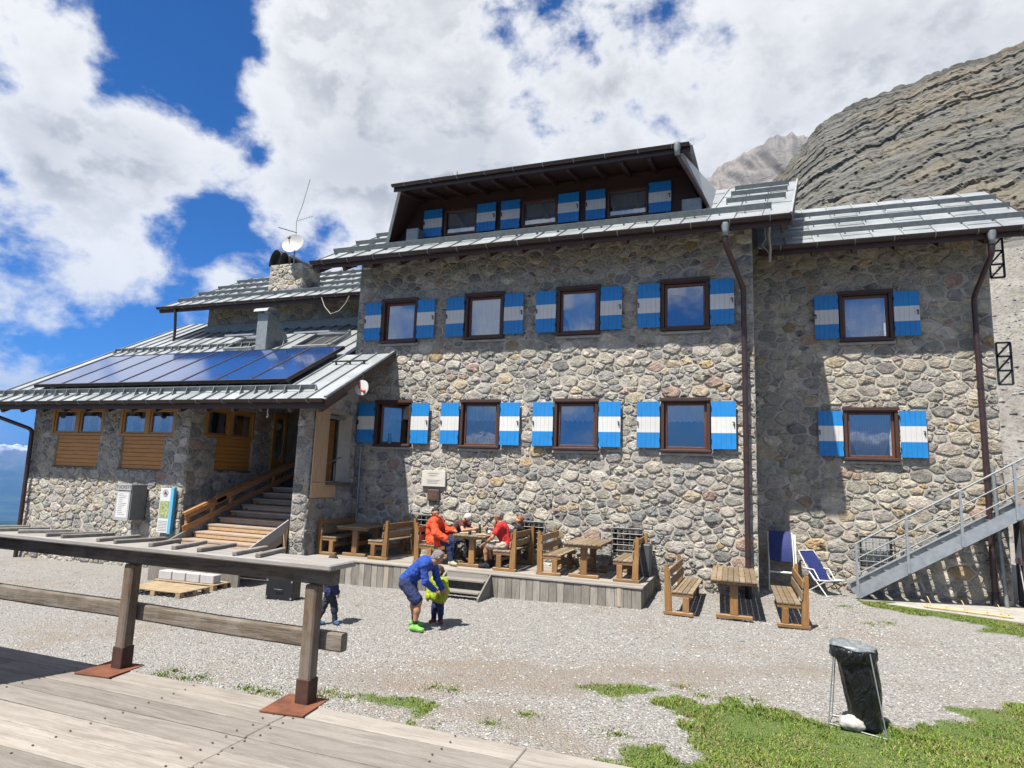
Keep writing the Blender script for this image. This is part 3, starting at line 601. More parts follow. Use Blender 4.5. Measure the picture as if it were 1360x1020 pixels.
vr = np.unique(np.r_[np.geomspace(110, 3000, 26), np.linspace(3000, 8000, 50), np.linspace(8000, 26000, 90), np.linspace(26000, 40000, 6)])
A, R = np.meshgrid(va, vr); X, Y = R * np.sin(A), R * np.cos(A); k1 = 1 / 2200.
ridg = 1 - np.abs(fbm(X * k1, Y * k1, 6, 71, .55) - .5) * 2.6
zz = -70 - 900 * sst(R, 110, 3200) + 520 * np.exp(-((R - 5600) / 1300) ** 2) * (0.45 + .8 * fbm(X / 900, Y / 900, 5, 41)) + 1330 * np.exp(-((R - 18500) / 4200) ** 2) * (0.55 + .52 * ridg) + 60 * (fbm(X / 400, Y / 400, 4, 4) - .5)
zz = zz - 300 * sst(R, 30000, 40000)
tag(link('valley', npmesh('valley', np.c_[X.ravel(), Y.ravel(), zz.ravel()], gridfaces(*X.shape, flip=True), 'valley')), 'deep wooded valley and snowy mountain range far off', kind='structure')
# air between the hut and the far range
hz = MB().box(-43000, 43000, -43000, 43000, -1250, 1150)
m_ = bpy.data.materials.new('haze'); m_.use_nodes = True; m_.node_tree.nodes.clear(); t_ = NT(m_.node_tree); o_ = t_.add('ShaderNodeOutputMaterial')
pv = t_.add('ShaderNodeVolumePrincipled', ins={'Density': 0.00007, 'Color': (0.13, 0.30, 0.66, 1), 'Anisotropy': 0.0}); t_.link(pv.outputs[0], o_.inputs['Volume']); MATS['haze'] = m_
tag(hz.build('haze', 'haze'), 'thin blue air over the far valley', 'haze', kind='stuff')
# ------------------------------------------------------------------ the hut
YM, YW, YP = 15.57, 17.54, 13.5
hut = thing('mountain_hut', (-5, YM, 0), 'stone mountain hut with grey metal roofs and blue and white shutters', 'building', worldkids=True)
ALLST = []          # every rubble stone: (projected area, wall part, verts, faces, tint)
PAL = [((.28, .29, .295), 3), ((.34, .34, .335), 5.5), ((.42, .41, .385), 6.5), ((.49, .46, .40), 6), ((.47, .40, .29), 2.0), ((.44, .33, .18), 0.7), ((.40, .29, .24), 0.8), ((.21, .215, .22), 1.4), ((.56, .54, .49), 3.4), ((.39, .375, .33), 5)]
def clip(poly, n, d):
    out = []; k = len(poly)
    for i in range(k):
        a, b = poly[i], poly[(i + 1) % k]; da, db = a @ n - d, b @ n - d
        if da <= 0: out.append(a)
        if (da < 0 < db) or (db < 0 < da): out.append(a + (b - a) * (da / (da - db)))
    return out
def area(p):
    p = np.array(p); x, y = p[:, 0], p[:, 1]; return abs(np.sum(x * np.roll(y, -1) - y * np.roll(x, -1))) / 2
def rubble(wall, O, U, V, N, w_, h_, holes=(), seed=1, rmin=.085, rmax=.26, st=1.55, relief=(.009, .038), vis=(0, 1e9), warm=0.0):
    """random rubble stones on a wall face: O corner, U across, V up, N outward"""
    g = np.random.default_rng(seed); O, U, V, N = map(V3, (O, U, V, N)); W = w_ / st
    P = np.zeros((9000, 2)); R = np.zeros(9000); n = 0; miss = 0
    rs = rmax; stage = 0
    for cls, tries in ((rmax, int(25 * W * h_)), (rmax * .72, int(60 * W * h_)), (rmax * .52, int(110 * W * h_)), (rmin * 1.25, int(240 * W * h_)), (rmin, int(160 * W * h_))):
        for _ in range(tries):
            p = np.array([g.uniform(0, W), g.uniform(0, h_)]); r = cls * g.uniform(.82, 1.05)
            if n:
                dd = np.hypot(P[:n, 0] - p[0], P[:n, 1] - p[1])
                if (dd < (R[:n] + r) * .86).any(): continue
            if cls == rmax and g.uniform() < .45: continue
            P[n] = p; R[n] = r; n += 1
    P, R = P[:n], R[:n]
    cols = [c for c, _ in PAL]; pr_ = np.array([k for _, k in PAL]); pr_ = pr_ / pr_.sum()
    for i in range(n):
        d = np.hypot(P[:, 0] - P[i, 0], P[:, 1] - P[i, 1]); nb = np.argsort(d)[1:26]; m = 3.2 * R[i]
        poly = [P[i] + np.array(q) * m for q in ((-1, -1), (1, -1), (1, 1), (-1, 1))]
        gap = g.uniform(.004, .011)
        for j in nb:
            v = P[j] - P[i]; L = np.hypot(*v); nn = v / L
            t = (L * L + R[i] ** 2 - R[j] ** 2) / (2 * L)
            poly = clip(poly, nn, nn @ P[i] + t - gap)
            if len(poly) < 3: break
        if len(poly) < 3: continue
        poly = [q * np.array([st, 1]) for q in poly]
        for nn, dd in (((1, 0), w_ - .005), ((-1, 0), -.005), ((0, 1), h_ - .01), ((0, -1), -.01)):
            poly = clip(poly, np.array(nn, float), dd)
            if len(poly) < 3: break
        if len(poly) < 3: continue
        dead = False
        for (a0, b0, a1, b1) in holes:
            q = np.array(poly)
            if q[:, 0].max() <= a0 or q[:, 0].min() >= a1 or q[:, 1].max() <= b0 or q[:, 1].min() >= b1: continue
            best = []
            for nn, dd in (((1, 0), a0), ((-1, 0), -a1), ((0, 1), b0), ((0, -1), -b1)):
                c = clip(poly, np.array(nn, float), dd)
                if len(c) >= 3 and (not best or area(c) > area(best)): best = c
            poly = best
            if len(poly) < 3: dead = True; break
        if dead or area(poly) < .004: continue
        pts = np.array(poly)
        keep = [k for k in range(len(pts)) if np.hypot(*(pts[k] - pts[k - 1])) > .012]; pts = pts[keep]
        if len(pts) < 3: continue
        q = []
        for k in range(len(pts)):
            a, b = pts[k], pts[(k + 1) % len(pts)]; cc = g.uniform(.04, .15); q += [a * (1 - cc) + b * cc, a * cc + b * (1 - cc)]
        pts = np.array(q); c = pts.mean(0)
        if len(pts) > 14: pts = pts[::2]
        pts = c + (pts - c) * (1 + g.uniform(-.09, .03, (len(pts), 1)))
        k = len(pts); hgt = g.uniform(*relief) * min(1, .55 + np.sqrt(area(poly)) * 1.6)
        tilt = g.normal(0, .045, 2)
        rings = []
        for sc, z in ((1.0, -.02), (.965, hgt * .62), (.84, hgt), (.48, hgt * g.uniform(.9, 1.3))):
            rp = c + (pts - c) * sc + (g.normal(0, .011, pts.shape) if sc < .9 else 0)
            zz = z + ((rp - c) @ tilt if z > 0 else 0) + (g.normal(0, hgt * .24, k) if sc < .9 else 0)
            rings.append(O + rp[:, :1] * U + rp[:, 1:] * V + np.reshape(zz, (-1, 1)) * N)
        vs = np.vstack(rings + [O + c[0] * U + c[1] * V + hgt * 1.12 * N])
        L_ = len(rings)
        fs = [(r * k + a, r * k + (a + 1) % k, (r + 1) * k + (a + 1) % k, (r + 1) * k + a) for r in range(L_ - 1) for a in range(k)] + [((L_ - 1) * k + a, (L_ - 1) * k + (a + 1) % k, L_ * k) for a in range(k)]
        if np.cross(U, V) @ N < 0: fs = [tuple(reversed(f)) for f in fs]
        ctr = vs[-1]; x, y = pix(ctr)
        inview = -10 < x < 1370 and -10 < y < 1030
        sz = area(poly) / np.linalg.norm(ctr - CAM) ** 2 * abs(unit(ctr - CAM) @ N) if inview else 0
        if not vis[0] <= ctr[2] <= vis[1]: sz = 0
        col = (np.array(cols[g.choice(len(cols), p=pr_)]) * .84 + np.array([.405, .39, .35]) * .16) * g.uniform(1.0, 1.36) * g.uniform(.975, 1.025, 3) * np.array([1.015, 1.0, .965])
        ALLST.append((sz, wall, vs, fs, np.clip(col * (1 + warm * np.array([.06, 0, -.08])), .02, .8)))
def wallmesh(mb, O, U, V, N, w_, h_, holes=(), depth=.28, mat=0):
    O, U, V, N = map(V3, (O, U, V, N)); us = sorted({0, w_, *[h[0] for h in holes], *[h[2] for h in holes]}); vs = sorted({0, h_, *[h[1] for h in holes], *[h[3] for h in holes]})
    flip = np.cross(U, V) @ N < 0
    def q(pts): mb.add(pts[::-1] if flip else pts, [(0, 1, 2, 3)], mat)
    at = lambda u, v, d=0: O + U * u + V * v - N * d
    for i in range(len(us) - 1):
        for j in range(len(vs) - 1):
            cu, cv = (us[i] + us[i + 1]) / 2, (vs[j] + vs[j + 1]) / 2
            if any(h[0] < cu < h[2] and h[1] < cv < h[3] for h in holes): continue
            q([at(us[i], vs[j]), at(us[i + 1], vs[j]), at(us[i + 1], vs[j + 1]), at(us[i], vs[j + 1])])
    for a0, b0, a1, b1 in holes:
        q([at(a0, b0), at(a0, b1), at(a0, b1, depth), at(a0, b0, depth)][::-1]); q([at(a1, b0), at(a1, b1), at(a1, b1, depth), at(a1, b0, depth)])
        q([at(a0, b0), at(a1, b0), at(a1, b0, depth), at(a0, b0, depth)]); q([at(a0, b1), at(a1, b1), at(a1, b1, depth), at(a0, b1, depth)][::-1])
X_, Z_ = (1, 0, 0), (0, 0, 1)
# ---- openings
WX = [-10.43, -7.78, -5.14, -2.46]; WW = 2.283; SHW = .55; ZL, ZU, SHH = 3.40, 6.365, 1.12
wins = []                                  # x0, x1, z0, z1, plane, look
for r, z in (('low', ZL), ('up', ZU)):
    for i, x in enumerate(WX): wins.append((x, x + WW, z, z + SHH, YM, (r, i)))
for r, z in (('low', ZL - .02), ('up', ZU - .02)): wins.append((1.74, 1.74 + 2.325, z, z + SHH, YW, (r, 9)))
def opening(wn): return (wn[0] + SHW + .02, wn[2] - .10, wn[1] - SHW - .02, wn[3] + .06)
CELL = [(-3.03, -2.33, .83, 1.45, YM), (-8.35, -7.62, .83, 1.47, YM), (-5.38, -4.78, .83, 1.47, YM), (2.56, 3.25, .78, 1.49, YW)]
MX0, MX1 = -10.75, 0.25
mb = MB(); ho = [(o[0] - MX0, o[1] + .4, o[2] - MX0, o[3] + .4) for o in map(opening, [k for k in wins if k[4] == YM])] + [(c[0] - MX0, c[2] + .4, c[1] - MX0, c[3] + .4) for c in CELL if c[4] == YM]
wallmesh(mb, (MX0, YM, -.4), X_, Z_, (0, -1, 0), MX1 - MX0, 9.5, ho)
YB = 25.0
for x, sg in ((MX0, -1), (MX1, 1)):
    pts = [(x, YM, -.4), (x, YB, -.4), (x, YB, 9.1), (x, 20.1, 11.7), (x, YM, 9.1)]
    mb.poly(pts if sg > 0 else pts[::-1])
mb.poly([(MX0, YB, -.4), (MX1, YB, -.4), (MX1, YB, 9.1), (MX0, YB, 9.1)][::-1])
mwall = mb.build('main_wall', 'mortar', hut)
rubble(mwall, (MX0, YM, -.4), X_, Z_, (0, -1, 0), MX1 - MX0, 9.5, [(a - .0, b - .06, c + .0, d + .03) for a, b, c, d in ho[:8]] + ho[8:], 3, .052, .155)
# wing on the right
WX0, WX1 = 0.26, 5.56
hw = [(o[0] - WX0, o[1] + .4, o[2] - WX0, o[3] + .4) for o in map(opening, [k for k in wins if k[4] == YW])] + [(c[0] - WX0, c[2] + .4, c[1] - WX0, c[3] + .4) for c in CELL if c[4] == YW]
mb = MB(); wallmesh(mb, (WX0, YW, -.4), X_, Z_, (0, -1, 0), WX1 - WX0, 9.5, hw)
mb.poly([(WX1, YW, -.4), (WX1, YB, -.4), (WX1, YB, 9.1), (WX1, 21.4, 11.3), (WX1, YW, 9.1)])
wwall = mb.build('wing_wall', 'mortar', hut)
rubble(wwall, (WX0, YW, -.4), X_, Z_, (0, -1, 0), WX1 - WX0, 9.5, [(a, b - .06, c, d + .03) for a, b, c, d in hw[:2]] + hw[2:], 8, .055, .17, warm=0.6)
# wing on the left, above the porch roof
LX0 = -19.9
mb = MB(); wallmesh(mb, (LX0, 18.7, 5.4), X_, Z_, (0, -1, 0), MX0 - LX0, 3.75)
mb.poly([(LX0, 18.7, 5.4), (LX0, 18.7, 9.1), (LX0, 22.1, 11.0), (LX0, YB, 9.3), (LX0, YB, 5.4)])
lwall = mb.build('left_wing_wall', 'mortar', hut)
rubble(lwall, (LX0, 18.7, 7.3), X_, Z_, (0, -1, 0), MX0 - LX0, 1.8, (), 12, .08, .19)
# porch
PX0, PX1 = -21.05, -14.6
PW = [(-20.25, -18.0), (-17.33, -15.14)]; PP = [(-19.94, -18.07), (-17.16, -15.50)]
hp = [(a - PX0, 3.36 + .9, b - PX0, 4.22 + .9) for a, b in PW] + [(a - PX0, 2.41 + .9, b - PX0, 3.36 + .9) for a, b in PP]
mb = MB(); wallmesh(mb, (PX0, YP, -.9), X_, Z_, (0, -1, 0), PX1 - PX0, 5.6, hp, .16)
hs = [(14.02 - YP, 3.42 + .9, 15.98 - YP, 4.30 + .9), (14.5 - YP, 2.46 + .9, 15.96 - YP, 3.42 + .9)]
wallmesh(mb, (PX1, YP, -.9), (0, 1, 0), Z_, (1, 0, 0), 3.98, 5.5, hs, .16)
mb.poly([(PX1, YP + .1, 4.6), (PX1, 17.48, 4.6), (PX1, 17.48, 6.75)]); mb.poly([(PX0, 17.5, -.9), (PX1, 17.5, -.9), (PX1, 17.5, 6.8), (PX0, 17.5, 6.8)])
mb.poly([(PX0, YP, -.9), (PX0, YP, 4.7), (PX0, 17.5, 7.0), (PX0, 17.5, -.9)])
pwall = mb.build('porch_wall', 'mortar', hut)
rubble(pwall, (PX0, YP, -.9), X_, Z_, (0, -1, 0), PX1 - PX0, 5.6, hp, 15, .055, .145)
rubble(pwall, (PX1, YP, -.9), (0, 1, 0), Z_, (1, 0, 0), 3.98, 5.45, hs, 16, .065, .17)
# pillar, side wall of the porch with its opening, back of the recess
ox0, ox1, oz0, oz1 = 14.12, 15.28, 2.28, 4.15
mb = MB(); wallmesh(mb, (-10.95, 13.55, -.4), X_, Z_, (0, -1, 0), .45, 5.2); wallmesh(mb, (-10.5, 13.55, -.4), (0, 1, 0), Z_, (1, 0, 0), 2.02, 5.0, [(ox0 - 13.55, oz0 + .4, ox1 - 13.55, oz1 + .4)], .42)
wallmesh(mb, (-10.95, 13.55, -.4), (0, 1, 0), Z_, (-1, 0, 0), 2.02, 5.0, [(ox0 - 13.55, oz0 + .4, ox1 - 13.55, oz1 + .4)], .0)
mb.poly([(-10.5, 13.6, 4.6), (-10.5, 15.56, 4.6), (-10.5, 15.56, 5.75)]); pill = mb.build('porch_pillar', 'mortar', hut)
rubble(pill, (-10.95, 13.55, -.4), X_, Z_, (0, -1, 0), .45, 5.1, (), 19, .09, .15)
rubble(pill, (-10.5, 13.55, -.4), (0, 1, 0), Z_, (1, 0, 0), 2.0, 4.95, [(ox0 - 13.55, oz0 + .4, ox1 - 13.55, oz1 + .4)], 20, .08, .19)
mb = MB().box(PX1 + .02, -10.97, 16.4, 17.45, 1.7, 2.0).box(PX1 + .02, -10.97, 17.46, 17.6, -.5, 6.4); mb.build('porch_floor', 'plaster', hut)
# which stones are objects of their own
chim_later = []
def emit_stones():
    order = sorted(range(len(ALLST)), key=lambda i: -ALLST[i][0]); single = set(order[:300]); rest = {}
    for i, (sz, wall, vs, fs, tint) in enumerate(ALLST):
        if i in single:
            me = bpy.data.meshes.new('stone'); me.from_pydata([tuple(v) for v in vs], [], fs); me.materials.append(MATS['stone'])
            at = me.color_attributes.new('tint', 'FLOAT_COLOR', 'POINT'); at.data.foreach_set('color', np.tile(np.r_[tint, 1], len(vs)).astype(np.float32))
            me.polygons.foreach_set('use_smooth', [k_ % 3 > 0 for k_ in range(len(fs))]); o = link('stone', me, wall)
        else: rest.setdefault(wall.name, (wall, []))[1].append((vs, fs, tint))
    for wall, L in rest.values():
        V, F, T, o = [], [], [], 0
        for vs, fs, tint in L:
            V.extend(map(tuple, vs)); F.extend([tuple(i + o for i in f) for f in fs]); T.append(np.tile(np.r_[tint, 1], (len(vs), 1))); o += len(vs)
        me = bpy.data.meshes.new('small_stones'); me.from_pydata(V, [], F); me.materials.append(MATS['stone'])
        at = me.color_attributes.new('tint', 'FLOAT_COLOR', 'POINT'); at.data.foreach_set('color', np.vstack(T).astype(np.float32).ravel())
        me.polygons.foreach_set('use_smooth', [k_ % 3 > 0 for k_ in range(len(F))]); tag(link('rubble', me, wall), kind='stuff')
# ---- roofs
def bil(P00, P10, P01, P11, s, t):
    P00, P10, P01, P11 = map(V3, (P00, P10, P01, P11)); return (P00 * (1 - s) + P10 * s) * (1 - t) + (P01 * (1 - s) + P11 * s) * t
def roof(name, c, n, skip=None, thick=.05, tmax=None, soffit=True, ncross=0):
    """standing-seam panels between eave c[0]-c[1] and ridge c[2]-c[3]"""
    nn = unit(np.cross(V3(c[1]) - V3(c[0]), V3(c[2]) - V3(c[0]))); nn = nn if nn[2] > 0 else -nn
    mb = MB(); d = -nn * .16
    if soffit:
        q = [V3(p) - nn * .04 for p in (c[0], c[1], c[3], c[2])]; mb.prism(q, d)
    r = mb.build(name, 'brownwood', hut)
    for i in range(n):
        s0, s1 = i / n, (i + 1) / n; t1 = 1.0 if tmax is None else tmax((s0 + s1) / 2)
        m = MB(); nc = max(1, ncross)
        off = 0.0 if nc == 1 else (.5 / nc) * (i % 2)
        cuts = [0.0] + [min(t1, (k + 1) * t1 / nc - off) for k in range(nc)] + ([t1] if off else [])
        cuts = sorted(set(cuts))
        for k in range(len(cuts) - 1):
            lift0, lift1 = (.016, .0) if nc > 1 else (0, 0)
            a, b, e, f = bil(*c, s0, cuts[k]) + nn * lift0, bil(*c, s1, cuts[k]) + nn * lift0, bil(*c, s1, cuts[k + 1]) + nn * lift1, bil(*c, s0, cuts[k + 1]) + nn * lift1
            m.add([a, b, e, f, a - nn * .03, b - nn * .03, e - nn * .03, f - nn * .03], [(0, 1, 2, 3), (4, 5, 1, 0)][:2] + [(7, 6, 5, 4), (1, 5, 6, 2), (0, 3, 7, 4)])
        a, b = bil(*c, s0, 0), bil(*c, s0, t1); m.bar(a + nn * .02, b + nn * .02, .028, .05, nn)
        m.build('roof_panel', 'roofmetal', r)
    return r, nn
def guard(r, c, nn, t, s0, s1, h=.13, nb=8, mat='dullgalv', fr=1):
    a, b = bil(*c, s0, t), bil(*c, s1, t); m = MB(); m.bar(a + nn * (.05 + h / 2), b + nn * (.05 + h / 2), .02, h, nn)
    for k in range(nb + 1):
        p = a + (b - a) * (k / nb); up = unit(bil(*c, .5, 1) - bil(*c, .5, 0)); m.prism([p + nn * .0, p + nn * (.05 + h), p + up * .18 * fr + nn * .0], unit(b - a) * .02)
    m.build('snow_guard', mat, r)
MAINC = [(-11.60, 14.42, 8.5), (1.02, 14.42, 8.5), (-12.0, 20.1, 11.91), (1.63, 20.1, 11.91)]
mroof, mn = roof('main_roof', MAINC, 21, ncross=3)
guard(mroof, MAINC, mn, .15, .01, .965, .15, 21)
for t in (.42, .64, .84): guard(mroof, MAINC, mn, t, .875, .985, .13, 3)
for t in (.36, .58, .80): guard(mroof, MAINC, mn, t, .01, .10, .13, 2)
WINGC = [(0.42, 16.39, 8.5), (6.2, 16.39, 8.5), (0.42, 21.4, 11.5), (6.83, 21.4, 11.5)]
wroof, wn = roof('wing_roof', WINGC, 9, ncross=4)
for t in (.16, .42, .68): guard(wroof, WINGC, wn, t, .03, .985, .13, 9)
LWC = [(-21.1, 17.5, 8.53), (-10.78, 17.5, 8.53), (-21.1, 22.1, 11.15), (-10.78, 22.1, 11.15)]
lroof, ln = roof('left_wing_roof', LWC, 17, ncross=3)
for t in (.14, .34, .55, .77): guard(lroof, LWC, ln, t, .02, .99, .12, 15)
PS = .57; PY1 = 18.68
PORC = [(-22.35, 12.53, 4.27), (-9.42, 12.53, 4.27), (-22.35, 20.0, 4.27 + PS * 7.47), (-9.42, 20.0, 4.27 + PS * 7.47)]
def ptop(s):
    x = -22.35 + s * 12.93; return 1.0 if x < LX0 else ((PY1 - 12.53) / 7.47 if x < MX0 - .1 else (YM - .02 - 12.53) / 7.47)
proof, pn = roof('porch_roof', PORC, 24, tmax=ptop, soffit=False)
mb = MB()
for x0, x1, y1 in ((-22.3, LX0, 20.0), (LX0, MX0 - .25, PY1), (MX0 - .25, -9.47, YM - .01)):
    q = [(x0, 12.56, 4.27), (x1, 12.56, 4.27), (x1, y1, 4.27 + PS * (y1 - 12.53)), (x0, y1, 4.27 + PS * (y1 - 12.53))]; mb.prism([V3(p) - pn * .05 for p in q], -pn * .14)
mb.build('soffit', 'brownwood', proof)
guard(proof, PORC, pn, .062, .012, .955, .13, 26, fr=-1); guard(proof, PORC, pn, .56, .02, .62, .10, 22, fr=-1)
pa, pb = V3((-10.9, 14.75, 4.27 + PS * 2.22)), V3((-9.75, 14.75, 4.27 + PS * 2.22))
m = MB().tube([pa + pn * .1, pb + pn * .1], .025, 6)
for k in (.1, .5, .9): m.bar(pa + (pb - pa) * k, pa + (pb - pa) * k + pn * .1, .04, .04, (1, 0, 0))
m.build('snow_guard', 'iron', proof)
# verge trims, fascias, gutters
def gutter(pts, r=.075):
    a, b = map(V3, pts); n = 8; m = MB(); P = []
    for q in (a, b):
        for k in range(n + 1):
            an = math.pi + math.pi * k / n; P.append(q + V3((0, math.cos(an) * r, math.sin(an) * r)))
    m.add(P, [(k, k + 1, n + 2 + k, n + 1 + k) for k in range(n)], 0, True); m.add(P, [tuple(range(n + 1)), tuple(range(n + 1, 2 * n + 2))])
    L = np.linalg.norm(b - a); k = int(L / .9)
    for i in range(k + 1):
        p = a + (b - a) * (i + .5) / (k + 1); m.tube([p + V3((0, math.cos(t) * (r + .008), math.sin(t) * (r + .008))) for t in np.linspace(math.pi, 2 * math.pi, 7)], .012, 5, 1)
    return m.build('gutter', ['gutter', 'dullgalv'], hut)
gutter(((-11.64, 14.36, 8.50), (1.03, 14.36, 8.50)), .10); gutter(((0.5, 16.33, 8.50), (6.25, 16.33, 8.50)), .10); gutter(((-21.15, 17.44, 8.53), (-10.85, 17.44, 8.53)), .09); gutter(((-22.4, 12.46, 4.27), (-9.4, 12.46, 4.27)), .09)
for nm, C_, inset in (('m', MAINC, 0), ('w', WINGC, 0), ('l', LWC, 0)):
    a, b = V3(C_[0]), V3(C_[1]); MB().bar(a + V3((.02, .03, -.12)), b + V3((-.02, .03, -.12)), .05, .16).build('fascia', 'brownwood', hut)
MB().bar((-22.3, 12.58, 4.14), (-9.45, 12.58, 4.14), .06, .18).build('fascia', 'brownwood', hut)
def verge(a, b, mat='galv', dz=-.10, w_=.03, h=.22): MB().bar(V3(a) + V3((0, 0, dz)), V3(b) + V3((0, 0, dz)), w_, h).build('verge_board', mat, hut)
verge((1.045, 14.42, 8.5), (1.655, 20.1, 11.91), 'brownwood'); MB().bar((1.04, 14.40, 8.55), (1.65, 20.1, 11.96), .05, .05).build('verge_trim', 'roofmetal', hut)
verge((-11.63, 14.42, 8.5), (-12.03, 20.1, 11.91), 'brownwood'); verge((6.22, 16.39, 8.5), (6.85, 21.4, 11.5), 'brownwood'); verge((-21.13, 17.5, 8.53), (-21.13, 22.1, 11.15), 'brownwood')
verge((-9.38, 12.53, 4.27), (-9.38, YM - .02, 6.0), 'brownwood', -.085, .04, .13); MB().bar((-9.39, 12.5, 4.32), (-9.39, YM - .02, 6.05), .07, .05).build('verge_trim', 'galv', hut)
verge((-22.37, 12.53, 4.27), (-22.37, 20, 8.53), 'gutter')
# back slopes close the building
MB().poly([(-12.0, 20.1, 11.91), (1.63, 20.1, 11.91), (1.63, 26, 8.3), (-12.0, 26, 8.3)]).poly([(1.64, 21.4, 11.5), (6.83, 21.4, 11.5), (6.83, 26, 8.7), (1.64, 26, 8.7)]).poly([(-21.1, 22.1, 11.15), (-12.05, 22.1, 11.15), (-12.05, 26, 9), (-21.1, 26, 9)]).build('back_roof', 'roofmetal', hut)
# rafter ends under the main eave and the porch
for X0, X1, y0, y1, z0, sl, n in ((-11.45, .9, 14.46, 15.6, 8.5, .6, 15), (0.8, 6.1, 16.43, 17.6, 8.5, .6, 7), (-22.1, -9.6, 12.6, 13.6, 4.27, PS, 15)):
    for k in range(n):
        x = X0 + (X1 - X0) * k / (n - 1); MB().bar((x, y0, z0 - .25), (x, y1, z0 - .25 + sl * (y1 - y0)), .11, .13).build('rafter', 'brownwood', hut)
# ---- dormer
TL, BL_, TR, BR_ = V3((-9.50, 15.3, 10.80)), V3((-10.42, 16.26, 9.62)), V3((-1.34, 15.3, 10.80)), V3((-.72, 16.4, 9.70))
for T, B, sg in ((TL, BL_, -1), (TR, BR_, 1)):
    mb = MB(); q = [T, B, V3((B[0], 20.0, 11.86)), V3((T[0], 20.0, 12.0))]
    mb.prism(q, (-sg * .10, 0, 0)) if sg < 0 else mb.prism(q, (-.10, 0, 0))
    mb.build('dormer_cheek', 'galv', hut)
for T, B, sg in ((TL, BL_, 1), (TR, BR_, -1)):
    mb = MB(); q = [T + V3((sg * .115, .02, -.02)), B + V3((sg * .115, .02, .02)), V3((B[0] + sg * .115, 16.7, 9.75)), V3((T[0] + sg * .115, 16.7, 11.05))]; mb.poly(q if sg > 0 else q[::-1]); mb.build('cheek_lining', 'brownwood', hut)
DWX = [(-9.24, -8.61, -7.45, -6.84), (-6.67, -6.08, -4.92, -4.30), (-4.10, -3.54, -2.35, -1.75)]
mb = MB(); wallmesh(mb, (-9.5, 16.6, 9.55), X_, Z_, (0, -1, 0), 8.12, 1.54, [(b + 9.5 + .03, .27, c + 9.5 - .03, 1.08) for a, b, c, d in DWX], .12); mb.poly([(-10.3, 16.6, 9.55), (-9.5, 16.6, 9.55), (-9.5, 16.6, 10.95)]); mb.poly([(-1.38, 16.6, 9.55), (-.84, 16.6, 9.55), (-1.38, 16.6, 10.9)]); mb.build('dormer_wall', 'brownwood', hut)
dz = lambda y: 10.80 + (y - 15.2) * .222
mb = MB(); mb.prism([(-9.52, 15.2, dz(15.2)), (-1.20, 15.2, dz(15.2)), (-1.20, 20.3, dz(20.3)), (-9.52, 20.3, dz(20.3))], (0, 0, .10)); droof = mb.build('dormer_roof', 'brownwood', hut)
MB().prism([(-9.54, 15.17, dz(15.17) + .105), (-1.10, 15.17, dz(15.17) + .105), (-1.10, 20.35, dz(20.35) + .105), (-9.54, 20.35, dz(20.35) + .105)], (0, 0, .03)).build('metal_sheet', 'roofmetal', droof)
for k in range(12):
    x = -9.3 + k * (7.85 / 11); MB().bar((x, 15.22, dz(15.22) - .07), (x, 16.62, dz(16.62) - .07), .10, .13).build('rafter', 'brownwood', droof)
MB().box(-9.54, -1.14, 15.13, 15.17, dz(15.2) - .08, dz(15.2) + .13).build('fascia', 'gutter', droof)
gutter(((-9.56, 15.06, 10.90), (-1.16, 15.06, 10.90)), .075)
MB().box(-9.62, -9.2, 16.1, 16.5, 9.55, 9.98, .02).build('roof_box', 'dullgalv', hut)
MB().box(-1.45, -.95, 16.15, 16.55, 9.6, 9.95, .02).build('roof_box', 'dullgalv', hut)
# ---- shutters and windows
def shutter_mesh(wd, ht, mirror):
    mb = MB(); n = 5; c = .35
    for k in range(n):
        x0, x1 = wd * k / n + .0015, wd * (k + 1) / n - .0015; dy = random.uniform(-.002, .002)
        for a, b, m in ((0, .33, 0), (.331, .669, 1), (.67, 1, 0)): mb.box(x0, x1, dy, .032 + dy, ht * a, ht * b, 0, m)
    mb.box(.01, wd - .01, .0325, .055, ht * .12, ht * .2, 0, 0); mb.box(.01, wd - .01, .0325, .055, ht * .8, ht * .88, 0, 0)
    return mb.mesh('shutter', ['shutterblue', 'shutterwhite'])
lat = MB().box(-.01, .01, -.03, .0, -.06, .05, 0, 0).box(-.035, .01, -.035, -.02, .03, .05, 0, 0).mesh('latch', 'iron')
hin = MB().tube([(0, -.012, -.03), (0, -.012, .05)], .014, 6).mesh('hinge', 'iron')
SHM = {}
def shutter(x, z, Y, wd, ht, side):
    key = (round(wd, 2), round(ht, 2))
    if key not in SHM: SHM[key] = shutter_mesh(wd, ht, 0)
    s = link('shutter', SHM[key], hut, (x + 5, Y - .125 - YM, z)); s.rotation_euler = (random.uniform(-.006, .006), 0, random.uniform(-.02, .02))
    link('latch', lat, s, (.03 if side < 0 else wd - .04, 0, ht * .52))
    for q in (.16, .84): link('hinge', hin, s, (wd - .0 if side < 0 else 0.0, 0, ht * q))
def ring(mb, x0, x1, z0, z1, t, y0, y1, mat=0, ch=.006):
    mb.box(x0, x1, y0, y1, z0, z0 + t, ch, mat); mb.box(x0, x1, y0, y1, z1 - t, z1, ch, mat); mb.box(x0, x0 + t, y0, y1, z0 + t, z1 - t, ch, mat); mb.box(x1 - t, x1, y0, y1, z0 + t, z1 - t, ch, mat)
